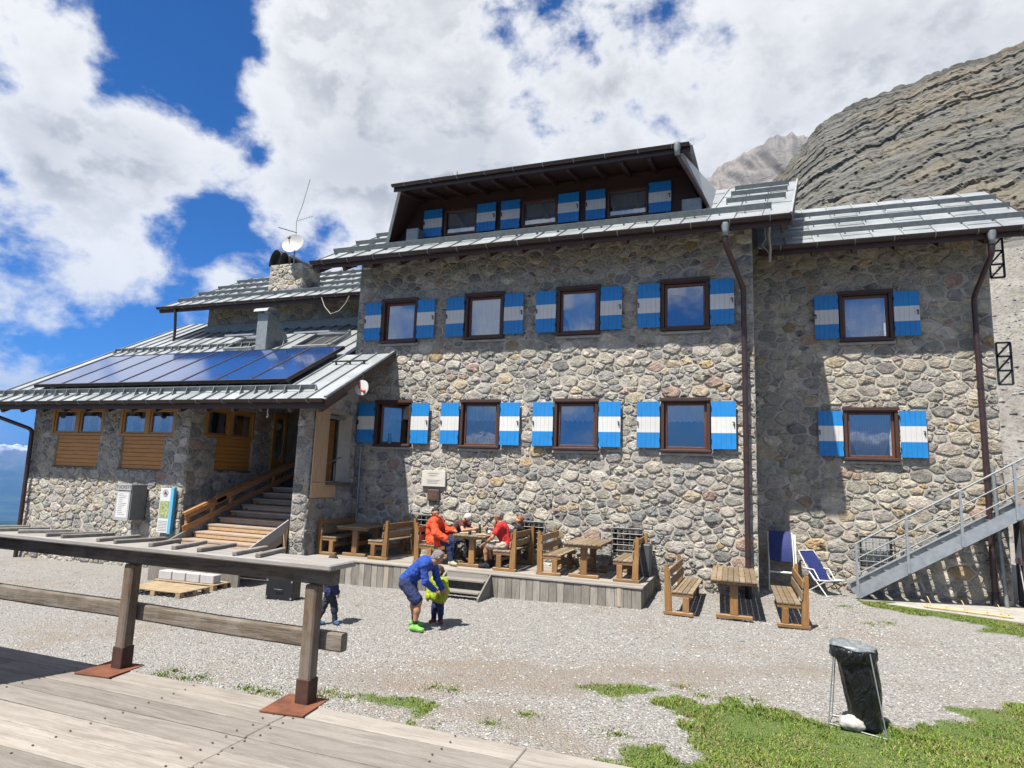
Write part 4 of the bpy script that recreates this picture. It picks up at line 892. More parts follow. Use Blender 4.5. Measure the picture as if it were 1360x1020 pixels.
def curtain(x0, x1, z0, z1, y, gather, valance, parent, seed):
    g = random.Random(seed); nx, nz = 36, 14; P = []; ph = g.uniform(0, 6)
    for j in range(nz + 1):
        for i in range(nx + 1):
            u, v = i / nx, j / nz; x = x0 + (x1 - x0) * u; z = z1 - (z1 - z0) * v
            if valance: z = z1 - (z1 - z0) * v * (1 + .10 * abs(math.sin(u * 22)))
            if gather: x = (x0 + x1) / 2 + (x - (x0 + x1) / 2) * (1 - gather * v ** 2.2)
            P.append((x, y + .014 * math.sin(u * (30 if not valance else 44) + ph) * (.3 + .7 * v), z))
    MB().add(P, [(j * (nx + 1) + i, j * (nx + 1) + i + 1, (j + 1) * (nx + 1) + i + 1, (j + 1) * (nx + 1) + i) for j in range(nz) for i in range(nx)], 0, True).build('curtain', 'curtain', parent)
for (x0, x1, z0, z1, Y, look) in wins:
    a0, b0, a1, b1 = opening((x0, x1, z0, z1, Y, look)); sw = SHW
    shutter(x0, z0, Y, sw, SHH, -1); shutter(x1 - sw, z0, Y, sw, SHH, 1)
    mb = MB(); ring(mb, a0 + .004, a1 - .004, b0 + .004, b1 - .004, .075, Y - .10, Y + .14); mb.box(a0 - .03, a1 + .03, Y - .135, Y - .101, b1 - .05, b1 + .03, .006); mb.box(a0 - .02, a1 + .02, Y - .15, Y - .101, b0 + .01, b0 + .07, .006)
    wdw = mb.build('window', 'brownwood', hut)
    MB().box(a0 - .04, a1 + .04, Y - .07, Y + .02, b0 - .07, b0 - .004, .008).build('sill', 'concrete', wdw)
    i0, i1, j0, j1 = a0 + .083, a1 - .083, b0 + .083, b1 - .083
    mb = MB()
    if look == ('low', 0):                                              # casement standing open into the room
        t = math.radians(38); L = i1 - i0; ax = V3((math.cos(t), math.sin(t), 0)); p = V3((i0 + .02, Y + .06, 0))
        for u0, u1, q0, q1 in ((0, L, j0, j0 + .07), (0, L, j1 - .07, j1), (0, .07, j0 + .07, j1 - .07), (L - .07, L, j0 + .07, j1 - .07)):
            mb.obox(p + ax * (u0 + u1) / 2 + V3((0, 0, (q0 + q1) / 2)), ax, np.cross(Z_, ax), Z_, (u1 - u0) / 2, .025, (q1 - q0) / 2)
        sash = mb.build('sash', 'sashwood', wdw)
        q0, q1 = p + ax * .07, p + ax * (L - .07); MB().poly([(q0[0], q0[1], j0 + .07), (q1[0], q1[1], j0 + .07), (q1[0], q1[1], j1 - .07), (q0[0], q0[1], j1 - .07)]).build('pane', 'pane', wdw)
        MB().lathe([(.05, 0), (.055, .1), (.03, .2), (.045, .3), (.0, .3)], (i0 + .25, Y + .2, j0), 10).build('vase', 'signblue', wdw)
        curtain(i0, i1, j1 - .36, j1, Y + .45, 0, True, wdw, 3); continue
    ring(mb, i0, i1, j0, j1, .06, Y - .005, Y + .055); mb.build('sash', 'sashwood', wdw)
    tx, tz = random.uniform(-.012, .012), random.uniform(-.015, .015); MB().poly([(i0 + .06, Y + .03 - tx - tz, j0 + .06), (i1 - .06, Y + .03 + tx - tz, j0 + .06), (i1 - .06, Y + .03 + tx + tz, j1 - .06), (i0 + .06, Y + .03 - tx + tz, j1 - .06)]).build('pane', 'pane', wdw)
    if look[0] == 'low' and look[1] < 9: curtain(i0 + .02, i1 - .02, j1 - .42, j1 - .02, Y + .13, 0, True, wdw, look[1])
    elif look == ('up', 3): pass
    else: curtain(i0 + .03, i1 - .03, j0 + .03, j1 - .02, Y + .13, (.12, .05, .55, 0, 0, 0, 0, 0, 0, .4)[look[1]], False, wdw, look[1] + 20)
    MB().poly([(i0, Y + .6, j0 - .2), (i1, Y + .6, j0 - .2), (i1, Y + .6, j1 + .2), (i0, Y + .6, j1 + .2)]).build('room_shade', 'darkroom', wdw)  # near-black sheet stands in for the shade of the unlit room
for k, (a, b, c, d) in enumerate(DWX):
    shutter(a, 9.80, 16.6, b - a, .87, -1); shutter(c, 9.80, 16.6, d - c, .87, 1)
    mb = MB(); ring(mb, b + .035, c - .035, 9.825, 10.625, .06, 16.55, 16.68); wdw = mb.build('window', 'sashwood', hut)
    MB().poly([(b + .09, 16.64, 9.88), (c - .09, 16.64, 9.88), (c - .09, 16.64, 10.57), (b + .09, 16.64, 10.57)]).build('pane', 'pane', wdw)
    curtain(b + .1, c - .1, 9.88, 10.55, 16.70, (.1, 0, .25)[k], False, wdw, 40 + k)
# cellar windows with their grilles
for x0, x1, z0, z1, Y in CELL:
    mb = MB(); ring(mb, x0 + .003, x1 - .003, z0 + .003, z1 - .003, .04, Y - .02, Y + .10); wdw = mb.build('cellar_window', 'iron', hut)
    MB().poly([(x0 + .03, Y + .16, z0 + .03), (x1 - .03, Y + .16, z0 + .03), (x1 - .03, Y + .16, z1 - .03), (x0 + .03, Y + .16, z1 - .03)]).build('pane', 'pane', wdw)
    mb = MB(); n = 5
    for k in range(n + 1):
        x = x0 - .02 + (x1 - x0 + .04) * k / n; z = z0 - .02 + (z1 - z0 + .04) * k / n
        mb.tube([(x, Y - .085, z0 - .02), (x, Y - .085, z1 + .02)], .011, 6); mb.tube([(x0 - .02, Y - .105, z), (x1 + .02, Y - .105, z)], .011, 6)
    for x in (x0 - .02, x1 + .02):
        for z in (z0 + .05, z1 - .05): mb.tube([(x, Y - .085, z), (x, Y + .01, z)], .011, 6)
    mb.build('grille', 'bars', wdw)
# porch windows and the board panels below them
def porchwin(T, a, b, z0, z1, pz0, pa, pb):
    """T maps (along, out, z) to the world"""
    def bx(m, u0, u1, o0, o1, z0_, z1_, mat=0):
        P = [T(u, o, z) for z in (z0_, z1_) for o in (o0, o1) for u in (u0, u1)]; c = sum(P) / 8
        m.obox(c, P[1] - P[0], P[2] - P[0], (0, 0, 1), np.linalg.norm(P[1] - P[0]) / 2, np.linalg.norm(P[2] - P[0]) / 2, (z1_ - z0_) / 2, .006, mat)
    m = MB(); mid = (a + b) / 2
    for u0, u1, q0, q1 in ((a, b, z0, z0 + .07), (a, b, z1 - .09, z1), (a, a + .09, z0 + .07, z1 - .09), (b - .09, b, z0 + .07, z1 - .09), (mid - .08, mid + .08, z0 + .07, z1 - .09)): bx(m, u0, u1, -.12, .01, q0, q1)
    wd = m.build('porch_window', 'honeyframe', hut)
    for u0, u1 in ((a + .10, mid - .09), (mid + .09, b - .10)):
        m = MB()
        for s0, s1, q0, q1 in ((u0, u1, z0 + .075, z0 + .12), (u0, u1, z1 - .14, z1 - .095), (u0, u0 + .05, z0 + .12, z1 - .14), (u1 - .05, u1, z0 + .12, z1 - .14)): bx(m, s0, s1, -.09, -.02, q0, q1)
        m.build('sash', 'honeyframe', wd); MB().poly([T(u0 + .04, -.06, z0 + .1), T(u1 - .04, -.06, z0 + .1), T(u1 - .04, -.06, z1 - .12), T(u0 + .04, -.06, z1 - .12)]).build('pane', 'pane', wd)
        w3 = (u1 - u0) * .30; m = MB()
        for c0, c1 in ((u0 + .03, u0 + .03 + w3), (u1 - .03 - w3, u1 - .03)):
            P = []; n = 10
            for j in range(7):
                for i in range(n + 1): P.append(T(c0 + (c1 - c0) * i / n * (1 - .2 * (j == 3)), -.13 + .012 * math.sin(i * 2.2), z1 - .12 - (z1 - z0 - .2) * j / 6))
            m.add(P, [(j * (n + 1) + i, j * (n + 1) + i + 1, (j + 1) * (n + 1) + i + 1, (j + 1) * (n + 1) + i) for j in range(6) for i in range(n)], 0, True)
        m.build('curtain', 'curtain', wd)
        MB().poly([T(u0, -.5, z0), T(u1, -.5, z0), T(u1, -.5, z1), T(u0, -.5, z1)]).build('room_shade', 'darkroom', wd)  # dark backing, room shade put into its colour
    m = MB(); n = 8
    for k in range(n): bx(m, pa + .01, pb - .01, -.13, -.05 + .012 * (k % 2), pz0 + (z0 - pz0) * k / n + .003, pz0 + (z0 - pz0) * (k + 1) / n - .003)
    bp = m.build('board_panel', 'honeywood', hut)
    m = MB(); bx(m, pa - .03, pb + .03, -.12, .02, pz0 - .07, pz0 - .003); m.build('sill', 'railwood', bp)
for (a, b), (c, d) in zip(PW, PP): porchwin(lambda u, o, z: V3((u, YP - o, z)), a + .004, b - .004, 3.365, 4.215, 2.42, c + .004, d - .004)
porchwin(lambda u, o, z: V3((PX1 + o, u, z)), 14.025, 15.975, 3.425, 4.295, 2.47, 14.51, 15.95)
# door of the porch and new boards on the side opening
mb = MB(); mb.box(PX1 - .0, PX1 + .07, 16.78, 16.90, 2.0, 4.35); mb.box(PX1, PX1 + .07, 17.30, 17.42, 2.0, 4.35); mb.box(PX1, PX1 + .07, 16.90, 17.30, 4.2, 4.35); dr = mb.build('door', 'honeyframe', hut)
MB().box(PX1 + .003, PX1 + .04, 16.9, 17.3, 2.0, 2.9, .01).build('door_leaf', 'honeywood', dr); MB().poly([(PX1 + .03, 16.9, 2.9), (PX1 + .03, 17.3, 2.9), (PX1 + .03, 17.3, 4.2), (PX1 + .03, 16.9, 4.2)]).build('pane', 'pane', dr)
MB().box(-13.9, -12.6, 17.40, 17.455, 2.0, 4.2, .01).build('door', 'honeywood', hut)
MB().box(-10.44, -10.40, 13.57, 14.13, 2.27, 4.2, .005).build('new_board', 'newpine', hut); MB().box(-10.44, -10.40, 13.57, 14.60, 1.87, 2.262, .005).build('new_board', 'newpine', hut)
mb = MB()
for y in (14.2, 14.6, 15.0): mb.tube([(-10.78, y, 2.3), (-10.78, y, 2.75)], .015, 6)
mb.tube([(-10.78, 14.15, 2.62), (-10.78, 15.25, 2.95)], .02, 6).box(-10.8, -10.75, 14.15, 15.25, 4.0, 4.1); mb.build('inner_rail', 'dullgalv', hut)
MB().box(-10.52, -10.33, 14.13, 15.5, 2.20, 2.262).build('sill', 'railwood', hut)
# ---- pipes
def pipe(pts, r=.055, hopper=None, mat='pipe', base=False):
    m = MB(); P = [V3(p) for p in pts]; Q = [P[0]]
    for i in range(1, len(P) - 1):
        a, b, c = P[i - 1], P[i], P[i + 1]; d = min(.12, np.linalg.norm(b - a) * .4, np.linalg.norm(c - b) * .4)
        for t in (0, .33, .67, 1): p0, p1 = b + unit(a - b) * d, b + unit(c - b) * d; Q.append((1 - t) ** 2 * p0 + 2 * t * (1 - t) * b + t * t * p1)
    Q.append(P[-1]); m.tube(Q, r, 10)
    if hopper: m.lathe([(.095, .10), (.095, .02), (.07, -.08), (.062, -.2), (.0, -.2)], P[0] + V3((0, 0, 0)), 12, 1)
    p = m.build('downpipe', [mat, 'dullgalv'], hut)
    if base: MB().tube([P[-1] + V3((0, 0, 0)), P[-1] + V3((0, 0, .55))], r + .012, 10).build('pipe_shoe', 'chimcap', p)
    zt, zb = P[-2][2], P[-1][2]; z = zb + .9
    while z < zt - .2: MB().tube([P[-1] * V3((1, 1, 0)) + V3((0, 0, z)), P[-1] * V3((1, 1, 0)) + V3((0, 0, z + .035))], r + .01, 10).build('pipe_clamp', 'gutter', p); z += 2.1
pipe([(-.33, 14.36, 8.34), (-.33, 14.40, 7.95), (.03, 15.40, 7.2), (.03, 15.40, .1)], .062, True, base=True)
pipe([(5.28, 16.33, 8.34), (5.28, 16.37, 7.95), (5.17, 17.37, 7.2), (5.17, 17.37, -.1)], .062, True, base=True)
pipe([(-21.75, 12.47, 4.15), (-21.75, 12.5, 3.95), (-20.85, 13.33, 3.5), (-20.82, 13.36, -.5)], .06)
pipe([(-20.25, 17.44, 8.42), (-20.25, 17.48, 8.22), (-20.55, 17.8, 7.7), (-20.55, 17.8, 7.2)], .05)
pipe([(-1.45, 15.05, 10.82), (-1.43, 15.12, 10.60), (-1.30, 15.4, 10.45), (-.80, 16.25, 9.72)], .05, True)
MB().tube([(-10.28, 15.49, 3.3), (-10.28, 15.49, .5)], .03, 8).build('conduit', 'dullgalv', hut)
# solid parts on the roofs: vent stack, roof windows, flashing
ry = lambda x, y: 4.27 + PS * (y - 12.53)
z0 = ry(0, 16.2) - .1
mb = MB(); mb.prism([(-15.05, 16.15, z0), (-15.05, 16.15, 7.62), (-15.05, 16.45, 7.62), (-15.05, 17.15, 7.05), (-15.05, 17.15, z0 + .4)], (.42, 0, 0)); vs_ = mb.build('vent_stack', 'dullgalv', hut)
mb = MB(); n = 8; P = [(x, 16.3 + .3 * math.cos(a), 7.66 + .17 * math.sin(a)) for x in (-15.12, -14.56) for a in np.linspace(math.pi, 0, n)]
mb.add(P, [(k, k + 1, n + k + 1, n + k) for k in range(n - 1)], 0, True); mb.build('cap', 'galv', vs_)
for x0, x1, y0, y1 in ((-16.5, -15.3, 16.3, 17.25), (-13.55, -12.2, 16.2, 17.3)):
    mb = MB(); z_ = lambda y, o=0: ry(0, y) + o
    for a, b in (((x0, y0), (x1, y0)), ((x0, y1), (x1, y1)), ((x0, y0), (x0, y1)), ((x1, y0), (x1, y1))): mb.bar((*a, z_(a[1], .06)), (*b, z_(b[1], .06)), .08, .14, pn)
    sk = mb.build('roof_window', 'galv', hut); MB().poly([(x0, y0, z_(y0, .03)), (x1, y0, z_(y0, .03)), (x1, y1, z_(y1, .03)), (x0, y1, z_(y1, .03))]).build('pane', 'paintedshade', sk)  # dark sheet painted as the shade inside the open roof window, no glass
    mb = MB(); a, b, c, d = V3((x0, y1, z_(y1, .16))), V3((x1, y1, z_(y1, .16))), V3((x1, y0, z_(y0, .55))), V3((x0, y0, z_(y0, .55)))
    for p, q in ((a, b), (b, c), (c, d), (d, a)): mb.bar(p, q, .07, .05)
    mb.build('sash', 'galv', sk)
MB().box(LX0 - .02, MX0, 18.60, 18.695, 7.6, 8.02).build('flashing', 'dullgalv', hut)
# chimney
cx0, cx1, cy0, cy1 = -16.38, -15.26, 18.4, 19.4
mb = MB().box(cx0, cx1, cy0, cy1, 8.7, 10.18).box(cx0 - .62, cx0 + .0, cy0 + .25, cy1 - .1, 9.0, 10.28); ch = mb.build('chimney', 'mortar', hut)
rubble(ch, (cx0, cy0, 8.95), X_, Z_, (0, -1, 0), cx1 - cx0, 1.22, (), 30, .075, .13, 1.9); rubble(ch, (cx1, cy0, 8.95), (0, 1, 0), Z_, (1, 0, 0), cy1 - cy0, 1.22, (), 31, .075, .13, 1.9)
rubble(ch, (cx0 - .62, cy0 + .25, 9.15), X_, Z_, (0, -1, 0), .62, 1.08, (), 32, .075, .12, 1.9)
def cowl(x0, x1, y0, y1, z, r, mat):
    n = 12; P = []; c = (x0 + x1) / 2; hw = (x1 - x0) / 2
    for y in (y0, y1):
        for rr in (1.0, .93): P += [(c + hw * rr * math.cos(a), y, z + r * rr * math.sin(a)) for a in np.linspace(math.pi, 0, n)]
    F = []
    for k in range(n - 1): F += [(k, k + 1, 2 * n + k + 1, 2 * n + k), (n + k, 3 * n + k, 3 * n + k + 1, n + k + 1), (k, n + k, n + k + 1, k + 1), (2 * n + k, 2 * n + k + 1, 3 * n + k + 1, 3 * n + k)]
    MB().add(P, F, 0, True).build('cowl', mat, ch)
cowl(cx0 - .66, cx0 - .02, cy0 + .18, cy1 - .05, 10.24, .64, 'chimcap'); cowl(cx0 + .02, cx0 + .5, cy0 - .05, cy1, 10.14, .5, 'chimcap')
MB().prism([(cx0 + .5, cy0 - .1, 10.45), (cx1 + .12, cy0 - .1, 10.12), (cx1 + .12, cy1 + .1, 10.12), (cx0 + .5, cy1 + .1, 10.45)], (0, 0, .05)).build('slab', 'galv', ch)
# steel brackets on the far corner of the wing
for z in (5.15, 7.75):
    mb = MB(); x0, x1, y = 5.64, 5.92, 17.7
    for p, q in (((x0, y, z), (x0, y, z + 1.0)), ((x1, y, z), (x1, y, z + 1.0)), ((x0, y, z), (x1, y, z)), ((x0, y, z + 1.0), (x1, y, z + 1.0)), ((x0, y, z + .33), (x1, y, z + .33)), ((x0, y, z + .67), (x1, y, z + .67)),
                 ((x0, y, z), (x1, y, z + .33)), ((x0, y, z + .33), (x1, y, z + .67)), ((x0, y, z + .67), (x1, y, z + 1.0)), ((x0, y, z), (x0, y + .6, z)), ((x1, y, z), (x1, y + .6, z))): mb.bar(p, q, .04, .04, (0, 1, 0))
    mb.build('steel_bracket', 'iron', hut)
emit_stones()
# ------------------------------------------------------------------ concrete strip by the wing
q = [(0.5, 17.5), (1.25, 16.95), (2.06, 16.62), (4.74, 15.66), (7.5, 15.0), (7.5, 17.5)]
tag(MB().prism([(a, b, -.1) for a, b in q], (0, 0, .235)).build('concrete_path', 'concrete'), 'pale concrete strip along the foot of the wing wall', kind='structure')
# ------------------------------------------------------------------ boardwalk under the camera
bw = thing('boardwalk', (-3, 2, 0), 'weathered grey plank boardwalk raised above the gravel', 'boardwalk', worldkids=True)
rows = []; y = 3.86; k = 0
while y > -1.0:
    wd = random.uniform(.175, .225); rows.append((y - wd, y)); y -= wd + .012
for k, (y0, y1) in enumerate(rows):
    cuts = [-9.5, -6.0 + random.uniform(-.5, .5), -2.86 + .09 * (3.9 - y0) * .35 + random.uniform(-.02, .02), (-1.25 if k < 2 else random.uniform(-.9, .5)), 3.5]
    for a, b in zip(cuts[:-1], cuts[1:]):
        c = V3(((a + b) / 2, (y0 + y1) / 2, .975 + random.uniform(-.004, .004))); t = random.uniform(-.006, .006)
        MB().obox(c, (1, random.uniform(-.002, .002), t * .3), (0, 1, t), (0, -t, 1), (b - a) / 2 - .004, (y1 - y0) / 2, .025, .006).build('plank', 'walkplank', bw)
m = MB()
for y0, y1 in rows:
    for x in (-6.1, -4.9, -3.8, -2.93, -2.78, -1.7, -.6, .5):
        for yy in (y0 + .045, y1 - .045):
            xx = x + random.uniform(-.015, .015); yq = yy + random.uniform(-.008, .008); m.lathe([(.0075, 1.0035), (.006, 1.006), (0, 1.0065)], (xx, yq, 0), 7)
tag(m.build('nail_heads', 'darkrust', bw), kind='stuff')
MB().box(-9.5, 3.5, 3.78, 3.84, .70, .945, .006).build('edge_beam', 'railwood', bw); MB().box(-9.5, 3.5, .9, 1.05, .70, .945, .006).build('joist', 'railwood', bw)
for x in (-8, -5.5, -3, -.5, 2):
    for yy in (3.81, .98): MB().box(x - .07, x + .07, yy - .07, yy + .07, -.3, .70, .006).build('support', 'postwood', bw)
# railing
rl = thing('wooden_railing', (-4, 3.85, 1.0), 'weathered timber railing with slats laid across its top board', 'railing', worldkids=True)
for x in (-2.87, -4.62, -6.40, -8.15):
    MB().box(x - .048, x + .048, 3.822, 3.918, 1.004, 1.797, .012).build('post', 'postwood', rl)
    MB().box(x - .053, x + .053, 3.817, 3.923, 1.006, 1.17, .004).build('post_shoe', 'darkrust', rl)
    MB().obox((x - .03, 3.80, 1.007), (1, .12, 0), (-.12, 1, 0), Z_, .16, .17, .004).build('base_plate', 'rust', rl)
MB().box(-9.4, -2.70, 3.84, 3.93, 1.80, 1.91, .01).build('beam', 'railwood', rl)
MB().box(-9.4, -2.66, 3.745, 4.06, 1.912, 1.955, .012).build('top_board', 'railtop', rl)
m = MB(); n = 14; P = []
pts = [(x, 3.97 + .006 * math.sin(x * 1.1), 1.405 + .006 * math.sin(x * .8)) for x in np.linspace(-9.4, -2.66, 24)]
for i in range(24):
    x_, y_, z_ = pts[i]; a_ = .003 * math.sin(i * .9)
    for sy, sz in ((-.03, -.06), (.03, -.06), (.038, -.048), (.038, .05), (.03, .062), (-.03, .062), (-.038, .05), (-.038, -.048)): P.append((x_, y_ + sy + a_ * .3, z_ + sz + a_))
m.add(P, [(i * 8 + k, (i + 1) * 8 + k, (i + 1) * 8 + (k + 1) % 8, i * 8 + (k + 1) % 8) for i in range(23) for k in range(8)] + [tuple(range(8)), tuple(reversed(range(184, 192)))]); m.build('lower_rail', 'railwood', rl)
for a, b, c, d in [(50, 700, 215, 698), (140, 718, 310, 712), (245, 722, 400, 715), (340, 742, 512, 728), (462, 748, 625, 738), (590, 765, 740, 742), (718, 775, 870, 750), (848, 785, 1010, 762), (985, 805, 1150, 775), (1145, 808, 1285, 775), (-60, 692, 110, 688), (-190, 684, -10, 682)]:
    p, q = atZ(a / 3.4, 500 + b / 3.4, 1.978), atZ(c / 3.4, 500 + d / 3.4, 1.978)
    dd = unit(q - p); mid = (p + q) / 2; mid[1] = 3.955; mid[2] = 1.971; L = .20 + random.uniform(-.015, .015); MB().bar(mid - dd * L, mid + dd * L, .042, .03, ch=.005).build('slat', 'slatwood', rl)
# awning added out of view, its form invented, to cast the shadow on the planks
aw = thing('unseen_awning', (-7, 1, 1), 'unseen flat timber awning added to cast the shadow on the boardwalk', 'awning', worldkids=True)
A0, A1, A2, A3 = V3((-5.25, 2.66, 3.5)), V3((-9.2, 3.1, 3.5)), V3((-9.8, -.5, 3.5)), V3((-6.6, -.9, 3.5))
MB().prism([A0, A1, A2, A3], (0, 0, .08)).build('roof', 'railwood', aw)
for p in (A1, A2, A3): MB().box(p[0] - .05, p[0] + .05, p[1] - .05, p[1] + .05, 1.0, 3.5, .006).build('post', 'postwood', aw)
# ------------------------------------------------------------------ terrace deck along the wall
td = thing('terrace_deck', (-6, 14.5, 0), 'low wooden terrace along the hut wall with grey board skirt', 'deck', worldkids=True)
TX0, TX1, TY0, TZ = -10.38, -2.03, 13.53, .44
y = TY0 - .03; k = 0
while y < YM - .1:
    wd = .145
    for a, b in ((TX0 - .0, -6.3 + (k % 3 - 1) * .6), (-6.3 + (k % 3 - 1) * .6, TX1 + .03)): MB().box(a + .003, b - .003, y, y + wd - .006, TZ - .035, TZ + random.uniform(-.002, .002), .004).build('deck_board', 'deckgrey', td)
    y += wd; k += 1
x = TX0; k = 0
while x < TX1 - .03:
    wd = min(random.uniform(.12, .21), TX1 - x)
    if wd < .05: break
    zb = float(gz(x, TY0)) - .05
    if not -6.42 < x + wd / 2 < -5.36: MB().box(x + .003, x + wd - .004, TY0 - random.uniform(.0, .012), TY0 + .03, zb, TZ - .038, .004).build('skirt_board', 'skirtpale' if k in (14, 26) else 'skirtwood', td)
    x += wd; k += 1
MB().box(TX1 - .50, TX1 - .42, TY0 - .022, TY0 - .013, .02, TZ - .06, .002).build('skirt_board', 'skirtpale', td)
y = TY0 + .035
while y < YM - .12:
    wd = min(random.uniform(.14, .20), YM - .07 - y); MB().box(TX1 - .03, TX1 + random.uniform(0, .01), y + .003, y + wd - .003, float(gz(TX1, y)) - .05, TZ - .038, .004).build('skirt_board', 'skirtwood', td); y += wd
MB().box(-6.42, -5.36, TY0 + .06, TY0 + .09, -.12, TZ - .04).build('riser', 'skirtwood', td)
st = thing('timber_steps', (-5.9, 13.3, -.1), 'two grey plank steps up to the wooden terrace', 'steps', worldkids=True)
g0 = float(gz(-5.9, 13.1)) - .02
for z, y0 in ((.30, 13.22), (.10, 12.92)): MB().box(-6.42, -5.40, y0, y0 + .27, z - .04, z, .005).build('tread', 'deckgrey', st)
for x in (-6.46, -5.38): MB().prism([(x, 12.80, g0), (x, 12.80, g0 + .10), (x, 13.50, .42), (x, 13.50, g0)], (.04, 0, 0)).build('stringer', 'skirtwood', st)
MB().box(-6.42, -5.40, 13.46, 13.49, .30, .40).build('riser', 'deckgrey', st)
# ------------------------------------------------------------------ entry stairs
es_ = thing('entry_stairs', (-12.7, 14, .4), 'timber entrance stairs with brown handrail climbing into the porch', 'stairs', worldkids=True)
for k in range(10):
    z = .52 + k * .165; y0 = 12.45 + k * .41
    MB().box(-13.85, -11.12, y0, y0 + .40, z - .05, z, .006).build('tread', 'treadwood', es_)
    MB().box(-13.80, -11.17, y0 + .012, y0 + .035, z - .15, z - .052, .003).build('riser', 'newpine' if k in (2, 3) else 'treadwood', es_)
for x in (-13.93, -11.10): MB().bar((x, 12.2, .36), (x, 16.4, 2.02), .05, .28).build('stringer', 'treadwood' if x > -12 else 'dullgalv', es_)
MB().bar((-11.02, 11.95, .42), (-11.02, 13.62, 1.18), .04, .24).build('side_board', 'railtop', es_); MB().box(-11.06, -10.98, 13.46, 13.54, .1, 1.1, .005).build('side_post', 'newpine', es_)
sl = .355
for k, y in enumerate((13.12, 13.95, 14.6, 16.3)): zb = .62 + (y - 13.1) * .36; MB().box(-13.98, -13.90, y - .045, y + .045, zb - .1, 1.33 + (y - 13.1) * sl, .006).build('baluster', 'stairwood', es_)
for a, b, dz_ in ((12.98, 14.35, 1.36), (14.0, 17.2, 1.40)): MB().bar((-13.94, a, dz_ + (a - 13.1) * sl), (-13.94, b, dz_ + (b - 13.1) * sl), .12, .05, ch=.008).build('handrail', 'stairwood', es_); MB().bar((-13.87, a, dz_ - .09 + (a - 13.1) * sl), (-13.87, b, dz_ - .09 + (b - 13.1) * sl), .03, .14).build('rail_board', 'stairwood', es_)
MB().bar((-13.88, 12.95, .92), (-13.88, 17.2, .92 + 4.25 * sl), .035, .15).build('lower_board', 'stairwood', es_)
MB().bar((-13.62, 14.3, 1.16), (-13.62, 15.4, 1.16 + 1.1 * .37), .05, .05, ch=.008).build('inner_rail', 'stairwood', es_)
# ------------------------------------------------------------------ tables and benches
def make_table(L, W, name, label, planks=8):
    t = thing(name, (0, 0, 0), label, 'table', 'pine tables for guests'); w_ = W / planks
    for k in range(planks): MB().box(-W / 2 + k * w_ + .004, -W / 2 + (k + 1) * w_ - .004, -L / 2, L / 2, .715, .75, .005).build('plank', 'seatwood', t)
    for s in (-1, 1):
        y = s * (L / 2 - .10); MB().box(-W / 2 + .0, W / 2 - .0, y - .035, y + .035, .655, .713, .005).build('batten', 'pineX', t)
        yl = s * (L / 2 - .22)
        MB().box(-.075, .075, yl - .05, yl + .05, .075, .655, .008).build('leg', 'pineZ', t); MB().box(-.34, .34, yl - .05, yl + .05, 0, .074, .012).build('foot', 'pineX', t)
    MB().box(-.04, .04, -L / 2 + .28, L / 2 - .28, .25, .36, .006).build('stretcher', 'pine', t)
    return t
def make_bench(L, name, label):
    t = thing(name, (0, 0, 0), label, 'bench', 'pine benches for guests')
    for k in range(4): MB().box(-.17 + k * .105, -.17 + (k + 1) * .105 - .009, -L / 2, L / 2, .425, .46, .005).build('seat_plank', 'seatwood', t)
    for s in (-1, 1):
        y = s * (L / 2 - .05)
        MB().box(-.18, .24, y - .035, y + .035, .355, .423, .006).build('seat_bearer', 'pineX', t)
        MB().box(.04, .16, y - .04, y + .04, .075, .354, .006).build('leg', 'pineZ', t)
        MB().prism([(-.30, y - .045, .075), (-.17, y - .045, .075), (-.19, y - .045, .50), (-.245, y - .045, .95), (-.31, y - .045, .95), (-.31, y - .045, .5)], (0, .09, 0)).build('back_post', 'pineZ', t)
        MB().box(-.33, .24, y - .045, y + .045, 0, .073, .012).build('foot', 'pineX', t)
    for z, x in ((.60, -.225), (.80, -.245)): MB().obox((x + .035, 0, z), (0, 1, 0), (1, 0, .1), (-.1, 0, 1), L / 2 + .02, .016, .07, .005).build('back_plank', 'seatwood' if z < .7 else 'pine', t)
    MB().box(.08, .12, -L / 2 + .1, L / 2 - .1, .2, .28, .005).build('stretcher', 'pine', t)
    return t
def put(o, x, y, z, rz=0, label=None):
    o.location = (x, y, z); o.rotation_euler = (0, 0, rz)
    if label: o['label'] = label
    return o
tD = make_table(2.15, .86, 'pine_table', 'slatted pine table standing on the gravel beside the terrace'); put(tD, -.26, 14.36, float(gz(-.26, 14.2)), .02)
bD = make_bench(2.05, 'pine_bench', ''); put(bD, -1.20, 14.25, float(gz(-1.2, 14)), -.03, 'pine bench on the gravel with its back to the terrace end')
b2 = copy_tree(bD); put(b2, .74, 14.26, float(gz(.7, 14)), math.pi + .02, 'pine bench on the gravel in front of the blue deck chairs')
tA = make_table(1.45, .86, 'pine_table', 'pine table on the terrace in the shade beside the porch'); put(tA, -9.42, 14.72, TZ, .03)
tB = copy_tree(tA); put(tB, -6.12, 14.70, TZ, -.02, 'pine table on the terrace with plates and four guests around it')
tC = copy_tree(tA); put(tC, -3.40, 14.62, TZ, .02, 'empty pine table on the terrace in front of the barred window')
bA = make_bench(1.48, 'pine_bench', ''); put(bA, -10.08, 14.72, TZ, 0, 'shaded pine bench backing onto the porch side wall')
for x, r, lb in ((-8.62, math.pi, 'pine bench on the terrace left of the guest in orange'), (-7.25, 0, 'pine bench on which the guest in the orange jacket sits'), (-5.28, math.pi, 'pine bench on which the guest in the red shirt sits'),
                 (-4.14, 0, 'pine bench between the red shirted guest and the empty terrace table'), (-2.48, math.pi, 'pine bench at the outer end of the terrace')):
    c = copy_tree(bA); put(c, x, 14.70, TZ, r + random.uniform(-.03, .03), lb)
